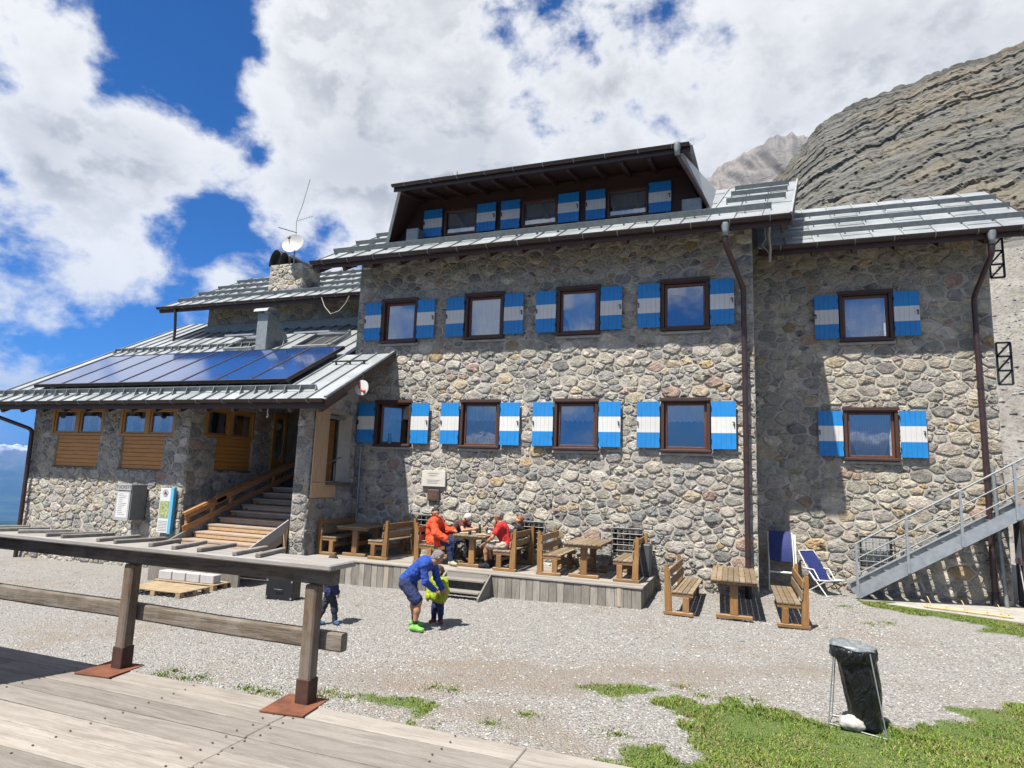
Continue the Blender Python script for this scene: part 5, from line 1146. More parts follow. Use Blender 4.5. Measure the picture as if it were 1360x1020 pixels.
# dark crate on the terrace behind the last bench
tag(MB().box(-2.32, -1.98 - .09, 15.05, 15.45, TZ + .002, TZ + .72, .02).box(-2.30, -2.09, 15.04, 15.049, TZ + .1, TZ + .6, .0).build('storage_box', 'greybox'), 'dark grey storage box behind the end bench of the terrace', 'box')
# ------------------------------------------------------------------ things on table B
def plate(x, y, food=True, lab=''):
    t = thing('plate', (x, y, TZ + .751), lab, 'plate', 'plates on the guests table')
    MB().lathe([(0, .004), (.075, .004), (.12, .018), (.125, .022), (.118, .016), (.075, 0), (0, 0)], (0, 0, 0), 18).build('dish', 'whitepaint', t)
    if food: MB().lathe([(.07, .005), (.055, .025), (.02, .032), (0, .033)], (0, 0, 0), 9).build('meal', 'food', t)
plate(-6.38, 14.28, True, 'white plate with food in front of the orange jacket'); plate(-5.93, 14.22, True, 'white plate with food in front of the red shirt'); plate(-6.3, 14.78, True, 'white plate with food in front of the white haired guest')
for k, (x, y, h, r, mt, nm, lb) in enumerate(((-6.16, 14.5, .12, .036, 'drinkglass', 'drinking_glass', 'clear drinking glass in the middle of the guests table'), (-6.0, 14.75, .13, .035, 'drinkglass', 'drinking_glass', 'clear drinking glass at the wall side of the guests table'),
                          (-6.18, 14.12, .09, .04, 'c_dark', 'mug', 'dark mug at the near end of the guests table'), (-5.85, 14.55, .08, .042, 'whitepaint', 'mug', 'white mug beside the red shirted guest'))):
    t = thing(nm, (x, y, TZ + .751), lb, 'glass' if 'glass' in nm else 'mug'); MB().lathe([(0, .004), (r * .85, .004), (r, h), (r * .92, h), (r * .78, .012), (0, .012)], (0, 0, 0), 14).build('cup', mt, t)
    if nm == 'mug': MB().tube([(r * .9, 0, h * .8), (r * 1.6, 0, h * .7), (r * 1.6, 0, h * .35), (r * .85, 0, h * .2)], .007, 6).build('handle', mt, t)
t = thing('bottle', (-6.05, 14.42, TZ + .751), 'dark bottle in the middle of the guests table', 'bottle'); MB().lathe([(0, 0), (.034, 0), (.036, .15), (.014, .21), (.013, .26), (0, .26)], (0, 0, 0), 14).build('glass', 'bottleglass', t); MB().lathe([(.016, .245), (.016, .268), (0, .268)], (0, 0, 0), 12).build('cap', 'whitepaint', t)
# ------------------------------------------------------------------ galvanised stairs at the wing
gs = thing('metal_staircase', (4.4, 17, 0), 'galvanised steel staircase rising along the wing wall', 'staircase', worldkids=True)
f0 = lambda x, y: .13 + (x - 2.32) * .615
for y in (16.60, 17.40): MB().bar((2.30, y, f0(2.30, y) + .14), (7.2, y, f0(7.2, y) + .14), .012, .26, ch=0).bar((2.30, y + (.03 if y < 17 else -.03), f0(2.3, y) + .265), (7.2, y + (.03 if y < 17 else -.03), f0(7.2, y) + .265), .07, .012).build('stringer', 'galv', gs)
for k in range(16):
    x = 2.55 + k * .295; z = f0(x, 0) + .12; m = MB(); m.box(x - .13, x + .13, 16.625, 17.375, z - .035, z, .003)
    m.build('tread', 'dullgalv', gs)
for y in (16.585,):
    for x in (2.35, 3.37, 4.42, 5.44, 6.46): MB().bar((x, y, f0(x, y) + .02), (x, y, f0(x, y) + 1.22), .05, .05, (1, 0, 0)).build('post', 'galv', gs)
    for dz_ in (1.22, .88, .55): MB().tube([(2.30, y, f0(2.3, y) + dz_), (7.2, y, f0(7.2, y) + dz_)], .022 if dz_ > 1 else .015, 8).build('handrail' if dz_ > 1 else 'rail', 'railsteel', gs)
MB().box(7.15, 8.6, 16.58, 17.42, 3.10, 3.22).build('landing', 'dullgalv', gs)
for x in (7.2, 8.5):
    for y in (16.6, 17.4): MB().box(x - .04, x + .04, y - .04, y + .04, -.1, 3.10).build('leg', 'galv', gs)
# grey pipe beside the wing corner, store and poles under the stairs
tag(MB().tube([(5.37, 17.33, .02), (5.32, 17.36, 1.6), (5.30, 17.40, 3.2)], .045, 8).build('standpipe', 'dullgalv'), 'thin pale grey pipe beside the brown downpipe of the wing', 'pipe')
ws = thing('wooden_store', (6.7, 18, 0), 'dark timber lean-to beyond the corner of the wing', 'shed', worldkids=True)
m = MB().box(5.75, 8.2, 17.75, 17.85, -.1, 2.3); m.build('back_wall', 'chimcap', ws); MB().prism([(5.62, 16.9, 2.25), (8.3, 16.9, 2.25), (8.3, 18.0, 2.75), (5.62, 18.0, 2.75)], (0, 0, .06)).build('roof', 'railwood', ws)
for x in (5.66, 8.2): MB().box(x - .04, x + .04, 17.0, 17.08, -.1, 2.25).build('post', 'postwood', ws)
tag(MB().bar((5.66, 17.10, 1.25), (5.66 + .25, 17.45, 2.2), .03, .03).obox((5.80, 17.28, 1.55), (1, 0, -.2), (.0, 1, .1), (.15, -.1, 1), .17, .012, .48).build('leaning_sheet', 'galv'), 'pale metal sheet leaning under the metal staircase', 'sheet')
pbn = thing('pole_bundle', (5.85, 17.1, 0), 'bundle of walking poles with white and red grips under the stairs', 'poles', worldkids=True)
for k in range(9):
    x = 5.62 + k * .06; a = V3((x + .05, 17.0 + random.uniform(0, .2), .05)); b = V3((x + random.uniform(-.1, .0), 17.15 + random.uniform(-.05, .1), 1.15 + random.uniform(-.1, .1)))
    MB().tube([a, b], .012, 6).tube([b - (b - a) * .12, b], .02, 6, 1).build('pole', ['iron' if k % 2 else 'whitepaint', 'whitepaint' if k % 2 else 'polered'], pbn)
ld = thing('bamboo_trellis', (4.1, 16.1, .14), 'thin bamboo trellis lying on the concrete strip under the stairs', 'trellis', worldkids=True)
pA, pB = V3((3.55, 16.28, .165)), V3((5.0, 15.85, .165)); pC, pD = V3((3.58, 16.42, .165)), V3((5.03, 16.0, .165))
for p, q in ((pA, pB), (pC, pD)): MB().tube([p, q], .018, 7).build('rail', 'bamboo', ld)
for k in np.linspace(.04, .96, 5): MB().tube([pA + (pB - pA) * k + V3((0, 0, .03)), pC + (pD - pC) * k + V3((0, 0, .03))], .012, 6).build('rung', 'bamboo', ld)
for k in (.1, .5, .9): p = pA + (pB - pA) * k; MB().tube([p + V3((0, 0, .02)), p + V3((-.05, .15, .2))], .009, 6).build('stake', 'bamboo', ld)
# ------------------------------------------------------------------ deck chairs
fc = thing('folded_deck_chair', (.75, 17.1, .14), 'folded blue deck chairs with white frames leaning in the wall corner', 'deck chair', worldkids=True)
zb = .14
for dy in (0, .13):
    m = MB()
    for x in (.50, 1.05): m.tube([(x, 16.92 - dy, zb), (x + .01, 17.05 - dy, zb + .7), (x, 17.28 - dy, zb + 1.32)], .016, 7)
    m.tube([(.50, 17.28 - dy, zb + 1.32), (1.05, 17.28 - dy, zb + 1.32)], .016, 7).tube([(.50, 16.99 - dy, zb + .42), (1.05, 16.99 - dy, zb + .42)], .016, 7).tube([(.50, 16.92 - dy, zb + .02), (1.05, 16.92 - dy, zb + .02)], .014, 7); m.build('frame', 'whitepaint', fc)
    P = [];
    for j in range(9):
        for i in range(7): P.append((.53 + .49 * i / 6, 17.29 - dy - .03 - .22 * (j / 8) - .05 * math.sin(j / 8 * 3.14) * (1 - (i / 3 - 1) ** 2 * .3), zb + 1.36 - .68 * j / 8))
    MB().add(P, [(j * 7 + i, j * 7 + i + 1, (j + 1) * 7 + i + 1, (j + 1) * 7 + i) for j in range(8) for i in range(6)], 0, True).build('canvas', 'canvasblue', fc)
MB().bar((1.11, 16.85, zb), (1.10, 17.2, zb + 1.3), .05, .04).build('side_tube', 'whitepaint', fc)
lc = thing('open_deck_chair', (1.6, 16.9, .14), 'open blue deck chair with white tubular frame by the wing wall', 'deck chair', rz=-.80, worldkids=True)
top, hip, knee = V3((1.18, 0, 1.08)), V3((1.62, 0, .46)), V3((2.02, 0, .50)); Ya, Yb = 16.72, 17.22
m = MB()
for y in (Ya, Yb):
    m.tube([top + V3((0, y, 0)), (1.42, y, .70), hip + V3((0, y, 0)), knee + V3((0, y, 0))], .015, 7); m.tube([(1.40, y, .72), (1.95, y, zb)], .014, 7); m.tube([knee + V3((-.05, y, 0)), (1.35, y, zb)], .014, 7); m.tube([(1.33, y - .02, .70), (1.62, y - .02, .70), (1.78, y - .02, .46)], .014, 7)
for p in (top, knee): m.tube([p + V3((0, Ya, 0)), p + V3((0, Yb, 0))], .015, 7)
m.tube([(1.95, Ya, zb + .01), (1.95, Yb, zb + .01)], .014, 7).tube([(1.35, Ya, zb + .01), (1.35, Yb, zb + .01)], .014, 7); m.build('frame', 'whitepaint', lc)
P = []; prof = [top + (hip - top) * t + V3((.05, 0, -.03)) * math.sin(t * 3.14) for t in np.linspace(0, 1, 9)] + [hip + (knee - hip) * t - V3((0, 0, .03)) * math.sin(t * 3.14) for t in np.linspace(.2, 1, 5)]
for p in prof:
    for i in range(6): P.append((p[0], Ya + .01 + (Yb - Ya - .02) * i / 5, p[2] - .02 * math.sin(i / 5 * 3.14)))
MB().add(P, [(j * 6 + i, j * 6 + i + 1, (j + 1) * 6 + i + 1, (j + 1) * 6 + i) for j in range(len(prof) - 1) for i in range(5)], 0, True).build('canvas', 'canvasblue', lc)
# ------------------------------------------------------------------ rubbish bag on its stand
rb = thing('rubbish_bag_stand', (1.1, 8.25, 0), 'black rubbish bag hung on a thin wire stand on the grass', 'rubbish bin', worldkids=True)
g1 = float(gz(1.1, 8.2)); cB = V3((1.20, 8.30, g1)); cT = V3((1.10, 8.30, g1 + .84)); P = []; nr, ns = 26, 28; gR = np.random.default_rng(4)
for j in range(nr + 1):
    v = j / nr; c = cB + (cT - cB) * v + V3((.025 * math.sin(v * 3.14), 0, 0)); rx = .15 + .055 * min(1, v * 1.25) - .006 * math.sin(v * 9); rx = rx * (0.35 if j == 0 else 1)
    for i in range(ns):
        a = 2 * math.pi * i / ns; w_ = 1 + .05 * math.sin(a * 5 + v * 1.5) + .035 * math.sin(a * 9 - v * 2) + .018 * math.sin(a * 17 + v * 9) + .008 * gR.normal(); P.append(c + V3((math.cos(a) * rx * w_, math.sin(a) * rx * .85 * w_, 0)))
F = [(j * ns + i, j * ns + (i + 1) % ns, (j + 1) * ns + (i + 1) % ns, (j + 1) * ns + i) for j in range(nr) for i in range(ns)] + [tuple(reversed(range(ns)))]
MB().add(P, F, 0, True).build('bag', 'binbag', rb)
P = []
for j, (rr, z) in enumerate(((.212, .70), (.238, .75), (.240, .82), (.232, .865), (.205, .868), (.20, .80))):
    for i in range(ns):
        a = 2 * math.pi * i / ns; w_ = 1 + .035 * math.sin(a * 7 + j) + .025 * math.sin(a * 11 + 2 * j); P.append((cT[0] + math.cos(a) * rr * w_, cT[1] + math.sin(a) * rr * .9 * w_, g1 + z + (.03 * math.sin(a * 4 + 1) - .035 * math.cos(a) if j == 0 else 0)))
MB().add(P, [(j * ns + i, j * ns + (i + 1) % ns, (j + 1) * ns + (i + 1) % ns, (j + 1) * ns + i) for j in range(5) for i in range(ns)], 0, True).build('folded_rim', 'binbag', rb)
P = []
for j, (rr, z) in enumerate(((.236, .862), (.232, .885), (.21, .893), (.17, .880), (.08, .872), (.0, .87))):
    for i in range(ns): a = 2 * math.pi * i / ns; P.append((cT[0] + math.cos(a) * rr * (1 + .03 * math.sin(a * 6 + j)), cT[1] + math.sin(a) * rr * .92, g1 + z + .008 * math.sin(a * 5 + 2 * j) - .02 * math.cos(a)))
MB().add(P, [(j * ns + i, j * ns + (i + 1) % ns, (j + 1) * ns + (i + 1) % ns, (j + 1) * ns + i) for j in range(5) for i in range(ns)], 0, True).build('lid', 'liner', rb)
q = [V3((.83, 8.30, g1 + .015)), V3((1.36, 8.06, g1 + .015)), V3((1.38, 8.52, g1 + .015)), V3((.90, 8.60, g1 + .015))]; tp = [V3((.90, 8.22, g1 + .84)), V3((1.24, 8.11, g1 + .84)), V3((1.28, 8.45, g1 + .84)), V3((.95, 8.46, g1 + .84))]
m = MB()
for a, b in zip(q, tp): m.tube([a, b], .0065, 6)
for k in range(4): m.tube([q[k], q[(k + 1) % 4]], .0065, 6)
m.build('wire_frame', 'galv', rb)
def rock(c, r, mat, name, parent=None, sq=(1, 1, 1), seed=1, n=12, amp=.18):
    g = np.random.default_rng(seed); P = []; ph = g.uniform(0, 6, 6)
    for j in range(n + 1):
        th = math.pi * j / n
        for i in range(2 * n):
            a = math.pi * i / n; d = V3((math.sin(th) * math.cos(a), math.sin(th) * math.sin(a), math.cos(th))); k = 1 + amp * (math.sin(d[0] * 4 + ph[0]) * math.sin(d[1] * 5 + ph[1]) + .6 * math.sin(d[2] * 7 + ph[2]) * math.sin(d[0] * 8 + ph[3]))
            P.append(V3(c) + d * r * k * V3(sq))
    F = [(j * 2 * n + i, (j + 1) * 2 * n + i, (j + 1) * 2 * n + (i + 1) % (2 * n), j * 2 * n + (i + 1) % (2 * n)) for j in range(n) for i in range(2 * n)]
    return MB().add(P, F, 0, True).build(name, mat, parent)
tag(rock((1.05, 8.22, g1 + .075), .115, 'limestone', 'ballast_stone', None, (1.15, .8, .68), 5), 'white stone weighing down the rubbish bag stand', 'stone')
# ------------------------------------------------------------------ small things on the walls
pq = thing('marble_plaque', (-7.9, YM - .08, 2.46), 'white marble plaque on the stone wall above the guests', 'plaque', worldkids=True)
MB().box(-8.27, -7.56, YM - .10, YM - .03, 2.25, 2.68, .008).build('slab', 'plaque', pq)
m = MB()
for k, (z, a, b) in enumerate(((2.60, -8.1, -7.75), (2.54, -8.05, -7.8), (2.42, -8.12, -7.72), (2.38, -8.08, -7.76), (2.34, -8.1, -7.8))): m.box(a, b, YM - .103, YM - .10, z - .005, z + .008)
m.build('engraving', 'bars', pq)
bq = thing('bronze_plaque', (-7.9, YM - .08, 2.0), 'small square bronze plaque under the marble one', 'plaque', worldkids=True)
MB().box(-8.08, -7.73, YM - .09, YM - .03, 1.87, 2.17, .012).build('plate', 'bronze', bq); MB().box(-8.04, -7.77, YM - .096, YM - .091, 1.91, 2.13, .002).build('relief', 'bronze', bq)
ph = thing('phone_sign', tuple(atX(481, 515, -9.28)), 'round white sign with red telephone handset under the porch verge', 'sign')
m = MB(); n = 28; P = [(math.cos(a) * .20, y, math.sin(a) * .20) for y in (-.03, .0) for a in np.linspace(0, 2 * math.pi, n, endpoint=False)]
m.add(P, [tuple(reversed(range(n, 2 * n)))[::-1], tuple(range(n))] + [(i, i + n, (i + 1) % n + n, (i + 1) % n) for i in range(n)]); m.build('disc', 'whitepaint', ph)
m = MB(); m.tube([(-.09, -.04, .12), (-.07, -.04, .03), (-.01, -.04, -.05), (.09, -.04, -.09)], [.022, .018, .018, .022], 8).tube([(-.11, -.04, .15), (-.07, -.04, .09)], .035, 8).tube([(.06, -.04, -.10), (.13, -.04, -.09)], .035, 8); m.build('handset', 'signred', ph)
MB().box(-.015, .015, .0, .02, .0, .42).build('bracket', 'iron', ph)
nc = thing('notice_cabinet', (-16.0, 13.3, 1.5), 'grey notice cabinet with white poster front on the porch wall', 'notice board', worldkids=True)
cx_ = (-16.42, -15.86); cyF = 12.98
MB().box(cx_[0], cx_[1], cyF, 13.44, 1.02, 1.99, .008).build('case', 'casegrey', nc); MB().box(cx_[0] - .01, cx_[1] - .04, cyF - .02, cyF - .001, 1.01, 1.80, .003).build('front_frame', 'dish', nc); MB().box(cx_[0] + .05, cx_[1] - .09, cyF - .024, cyF - .0205, 1.09, 1.77).build('poster', 'whitepaint', nc)
MB().box(cx_[0] - .02, cx_[1] - .02, cyF - .03, cyF - .001, 1.83, 2.0, .003).build('header', 'dish', nc)
def lettering(txt, size, loc, rot, mat, parent):
    c = bpy.data.curves.new('lettering', 'FONT'); c.body = txt; c.size = size; c.align_x = 'CENTER'; c.align_y = 'CENTER'; c.extrude = .0015; c.materials.append(MATS[mat])
    o = bpy.data.objects.new('lettering', c); COL.objects.link(o); dg = bpy.context.evaluated_depsgraph_get(); me = bpy.data.meshes.new_from_object(o.evaluated_get(dg)); bpy.data.objects.remove(o); o = bpy.data.objects.new('lettering', me); COL.objects.link(o); o.parent = parent; o.location = Vector(loc) - Vector(parent.location); o.rotation_euler = rot; return o
lettering('TUCKETT', .13, ((cx_[0] + cx_[1]) / 2 - .02, cyF - .033, 1.915), (math.pi / 2, 0, 0), 'ink', nc)
m = MB()
for k in range(12):
    z = 1.72 - k * .05; m.box(cx_[0] + .10, cx_[0] + .10 + random.uniform(.15, .32), cyF - .0265, cyF - .0245, z, z + .012)
m.build('print', 'bars', nc)
ip = thing('trail_map_board', (-14.95, 13.35, 1.3), 'tall trail map board with blue edge on the porch corner', 'sign', worldkids=True)
b0, b1 = -15.26, -14.76
MB().box(b0, b1, 13.36, 13.43, .72, 1.93, .004).build('board', 'whitepaint', ip); MB().box(b1 - .10, b1 + .012, 13.34, 13.44, .70, 1.95, .004).build('edge_strip', 'signblue', ip)
MB().box(b0 + .03, b1 - .13, 13.354, 13.359, 1.12, 1.58).build('map', 'mapgreen', ip)
m = MB(); n = 20; m.poly([((b0 + b1) / 2 - .06 + math.cos(a) * .10, 13.352, 1.80 + math.sin(a) * .10) for a in np.linspace(0, 2 * math.pi, n, endpoint=False)]); m.build('logo_disc', 'dish', ip)
MB().poly([(b0 + .14, 13.350, 1.76), (b0 + .20, 13.350, 1.86), (b0 + .24, 13.350, 1.76)]).poly([(b0 + .19, 13.349, 1.755), (b0 + .235, 13.349, 1.80), (b0 + .27, 13.349, 1.755)]).build('logo_peak', 'ink', ip)
m = MB()
for k in range(7): m.box(b0 + .04, b1 - .14, 13.354, 13.359, .78 + k * .042, .785 + k * .042)
m.build('print', 'bars', ip)
for k, (a, b) in enumerate(((488, 353), (468, 351))):
    p = atY(a, b, 15.1); fl = thing('floodlight', tuple(p), ('floodlight at the wall corner under the main eave', 'floodlight nearer the tip of the main eave')[k], 'lamp', 'floodlights under the eave')
    MB().obox((0, 0, 0), (1, 0, 0), (0, 1, .4), (0, -.4, 1), .13, .06, .10, .015).build('housing', 'dish', fl); MB().obox((0, -.06, -.025), (1, 0, 0), (0, 1, .4), (0, -.4, 1), .11, .008, .08).build('lens', 'pane', fl); MB().bar((0, .02, .05), (0, .1, .35), .03, .03).build('bracket', 'iron', fl)
# ropes and cables
def hang(name, pts, r, mat, label, cat): tag(MB().tube(pts, r, 6).build(name, mat), label, cat)
p = [atY(a, b, 15.9) for a, b in ((1022, 296), (1021, 315), (1023, 330), (1022, 348))]; hang('hanging_rope', [tuple(x) for x in p], .032, 'rope', 'pale rope bundle hanging from the main eave at the wing', 'rope')
p = [atY(a, b, 15.9) for a, b in ((1015, 298), (1017, 318), (1012, 326), (1018, 332), (1022, 338))]; hang('loose_rope', [tuple(x) for x in p], .012, 'rope', 'thin loose rope end beside the hanging rope bundle', 'rope')
p = [atY(a, b, 17.4) for a, b in ((427, 395), (431, 407), (439, 417), (450, 413), (459, 403), (464, 393))]; hang('slack_cable', [tuple(x) for x in p], .016, 'rope', 'slack white cable under the eave of the set back roof', 'cable')
lm = thing('hanging_hook', tuple(atY(355, 552, 12.7)), 'small white hook hanging under the porch eave', 'hook'); MB().tube([(0, 0, .25), (0, 0, .05), (.03, 0, .0), (0, 0, -.05), (-.03, 0, -.01)], .012, 6).build('hook', 'whitepaint', lm); MB().tube([(-.1, 0, .25), (.16, 0, .27)], .012, 6).build('bar', 'iron', lm)
# ------------------------------------------------------------------ solar collectors on the porch roof
N_ = 8; XA, XB, ya, yb = -20.75, -11.1, 13.22, 15.62; wd = (XB - XA) / N_
upv = unit((0, 1, PS))
for k in range(N_):
    x0 = XA + k * wd; c = V3((x0 + wd / 2, (ya + yb) / 2, ry(0, (ya + yb) / 2))) + pn * .20
    t = thing('solar_collector', tuple(c), ('leftmost of the eight solar collectors on the porch roof', 'second solar collector from the outer porch corner', 'third solar collector from the outer porch corner', 'fourth solar collector from the outer porch corner', 'fourth solar collector from the hut wall', 'third solar collector from the hut wall', 'second solar collector from the hut wall', 'solar collector nearest the hut wall')[k], 'solar panel', 'solar collectors on the porch roof')
    L = np.linalg.norm(V3((0, yb - ya, PS * (yb - ya)))) / 2; m = MB()
    for sx in (-1, 1): m.obox(V3((sx * (wd / 2 - .022), 0, 0)), X_, upv, pn, .018, L, .05, 0)
    for sy in (-1, 1): m.obox(upv * sy * (L - .02), X_, upv, pn, wd / 2 - .042, .02, .05, 0)
    m.build('frame', 'gutter', t); MB().obox(V3((0, 0, 0)) + pn * .03, X_, upv, pn, wd / 2 - .042, L - .042, .008).build('glass', 'solarglass', t)
    m = MB()
    for sx in (-.35, .35):
        for sy in (-.8, .8): m.bar(V3((sx * wd, 0, 0)) + upv * sy * L - pn * .05, V3((sx * wd, 0, 0)) + upv * sy * L - pn * .19, .05, .05, (1, 0, 0))
    m.build('mount', 'dullgalv', t)
# ------------------------------------------------------------------ dish and aerials
p = atY(390, 325, 18.15); ds = thing('satellite_dish', tuple(p), 'round white satellite dish on the chimney', 'satellite dish')
dn = unit((.25, -1, .35)); du = unit(np.cross(dn, (0, 0, 1))); dv = np.cross(du, dn); m = MB(); P = []
for rr, dd in ((0, 0), (.12, .008), (.24, .032), (.36, .070), (.41, .09)):
    for i in range(24): a = 2 * math.pi * i / 24; P.append(du * rr * math.cos(a) + dv * rr * math.sin(a) + dn * dd)
m.add(P, [(j * 24 + i, j * 24 + (i + 1) % 24, (j + 1) * 24 + (i + 1) % 24, (j + 1) * 24 + i) for j in range(4) for i in range(24)], 0, True); m.build('reflector', 'dish', ds)
MB().tube([-dv * .33 + dn * .07, dn * .42 - dv * .05], .012, 6).build('arm', 'iron', ds); MB().obox(dn * .42, du, dv, dn, .04, .05, .05, .01).build('receiver', 'greybox', ds)
MB().tube([V3((0, .05, .1)), V3((.02, .1, -.95))], .025, 8).build('mast', 'dullgalv', ds)
an = thing('roof_aerial', tuple(p + V3((.02, .1, .1))), 'thin television aerial standing above the satellite dish', 'antenna')
f = lambda a, b: atY(a, b, 18.25) - (p + V3((.02, .1, .1)))
MB().tube([V3((0, 0, -.4)), f(394, 293), f(402, 272), f(412, 238)], .012, 6).build('mast', 'dullgalv', an); MB().tube([f(370, 302), f(394, 309)], .016, 6).build('boom', 'iron', an); MB().tube([f(395, 293), f(416, 287)], .01, 6).build('boom', 'dullgalv', an)
for k in range(6): q = f(397 + k * 3.4, 292.5 - k * 1); MB().tube([q + V3((0, -.02, -.09)), q + V3((0, .02, .09))], .006, 5).build('element', 'dullgalv', an)
ra = thing('dormer_aerial', tuple(atY(606, 233, 17.0)), 'small flat aerial on the dormer roof edge', 'antenna'); MB().tube([(-.75, 0, 0), (.05, 0, .02)], .018, 6).build('boom', 'dullgalv', ra); MB().tube([(.03, 0, -.35), (.03, 0, .12)], .025, 6).build('mast', 'dullgalv', ra)
for k in range(7): MB().tube([(-.7 + k * .1, -.15, .02), (-.7 + k * .1, .15, .02)], .008, 5).build('element', 'dullgalv', ra)
# ------------------------------------------------------------------ pallets, blocks, crate by the stairs
def pallet(x, y, z, w_, d, rz, label):
    t = thing('pallet', (x, y, z), label, 'pallet', None, rz)
    for k in range(6): MB().box(-w_ / 2, w_ / 2, -d / 2 + d * k / 6 + .008, -d / 2 + d * (k + 1) / 6 - .008, .115, .137, .003).build('board', 'pallet', t)
    for sx in (-1, 0, 1):
        for sy in (-1, 0, 1): MB().box(sx * (w_ / 2 - .07) - .06, sx * (w_ / 2 - .07) + .06, sy * (d / 2 - .07) - .06, sy * (d / 2 - .07) + .06, .02, .115, .004).build('block', 'pallet', t)
        MB().box(sx * (w_ / 2 - .07) - .06, sx * (w_ / 2 - .07) + .06, -d / 2, d / 2, 0, .02).build('runner', 'pallet', t)
g2 = lambda x, y: float(gz(x, y))
pallet(-11.85, 10.85, g2(-11.7, 10.8), 1.5, .85, .04, 'wooden pallet lying on the gravel before the entrance steps'); pallet(-12.1, 11.85, g2(-11.4, 11.8), 1.7, .8, .05, 'wooden pallet under the row of white blocks')
for k in range(4):
    t = tag(MB().box(-.19, .19, -.12, .12, 0, .19, .012).build('white_block', 'blockwhite', None, (-12.72 + k * .40, 11.62 + k * .02, g2(-11.4, 11.8) + .139)), ('white building block at the outer end of the row on the pallet', 'second white block of the row from the outer end', 'third white block of the row from the outer end', 'white block at the stair end of the row')[k], 'block', 'white blocks on the pallet')
    t.rotation_euler = (0, 0, .05)
m = thing('landing_platform', (-12.4, 12.0, 0), 'rough plank landing at the foot of the entrance stairs', 'platform', worldkids=True)
for k in range(5): MB().box(-13.9, -11.0, 12.0 + k * .1, 12.0 + k * .1 + .09, .32, .36, .004).build('plank', 'treadwood', m)
MB().box(-13.85, -11.05, 12.03, 12.09, -.35, .32).build('support', 'skirtwood', m)
bx_ = thing('black_case', (-9.2, 11.35, g2(-9.2, 11.3)), 'black hard case standing on the gravel behind the railing', 'case', None, .05)
MB().box(-.34, .34, -.14, .14, .0, .44, .02).build('shell', 'blackplastic', bx_); MB().tube([(-.1, -.15, .22), (-.09, -.18, .22), (.09, -.18, .22), (.1, -.15, .22)], .012, 6).build('handle', 'greybox', bx_)
for x in (-.3, .3):
    for z in (.05, .39): MB().box(x - .02, x + .02, -.147, -.139, z - .02, z + .02).build('corner_cap', 'dullgalv', bx_)
# ------------------------------------------------------------------ people
def surfnet(phi, o, h):
    nx, ny, nz = phi.shape; off = [(i, j, k) for i in (0, 1) for j in (0, 1) for k in (0, 1)]
    c = [phi[a:nx - 1 + a, b:ny - 1 + b, d:nz - 1 + d] for a, b, d in off]; cnt = sum((x < 0).astype(int) for x in c); mask = (cnt > 0) & (cnt < 8)
    idx = np.argwhere(mask); c = [x[mask] for x in c]; S = np.zeros((len(idx), 3)); N = np.zeros(len(idx))
    for i in range(8):
        for j in range(i + 1, 8):
            if sum(abs(a - b) for a, b in zip(off[i], off[j])) != 1: continue
            a, b = c[i], c[j]; cr = (a < 0) != (b < 0); t = np.where(cr, a / (a - b + 1e-12), 0)
            for q in range(3): S[:, q] += np.where(cr, off[i][q] + t * (off[j][q] - off[i][q]), 0)
            N += cr
    V = (idx + S / N[:, None]) * h + o; M = -np.ones(mask.shape, int); M[mask] = np.arange(len(idx)); F = []
    for ax in range(3):
        sl0 = [slice(None)] * 3; sl1 = [slice(None)] * 3; sl0[ax] = slice(0, -1); sl1[ax] = slice(1, None)
        a, b = phi[tuple(sl0)], phi[tuple(sl1)]; e = np.argwhere((a < 0) != (b < 0)); u, v = (ax + 1) % 3, (ax + 2) % 3
        e = e[(e[:, u] > 0) & (e[:, v] > 0) & (e[:, u] < phi.shape[u] - 1) & (e[:, v] < phi.shape[v] - 1)]
        q = []
        for du, dv in ((-1, -1), (0, -1), (0, 0), (-1, 0)):
            p = e.copy(); p[:, u] += du; p[:, v] += dv; q.append(M[p[:, 0], p[:, 1], p[:, 2]])
        q = np.stack(q, 1); neg = a[e[:, 0], e[:, 1], e[:, 2]] < 0; q = np.where(neg[:, None], q, q[:, ::-1]); F.append(q[(q >= 0).all(1)])
    return V, np.vstack(F)
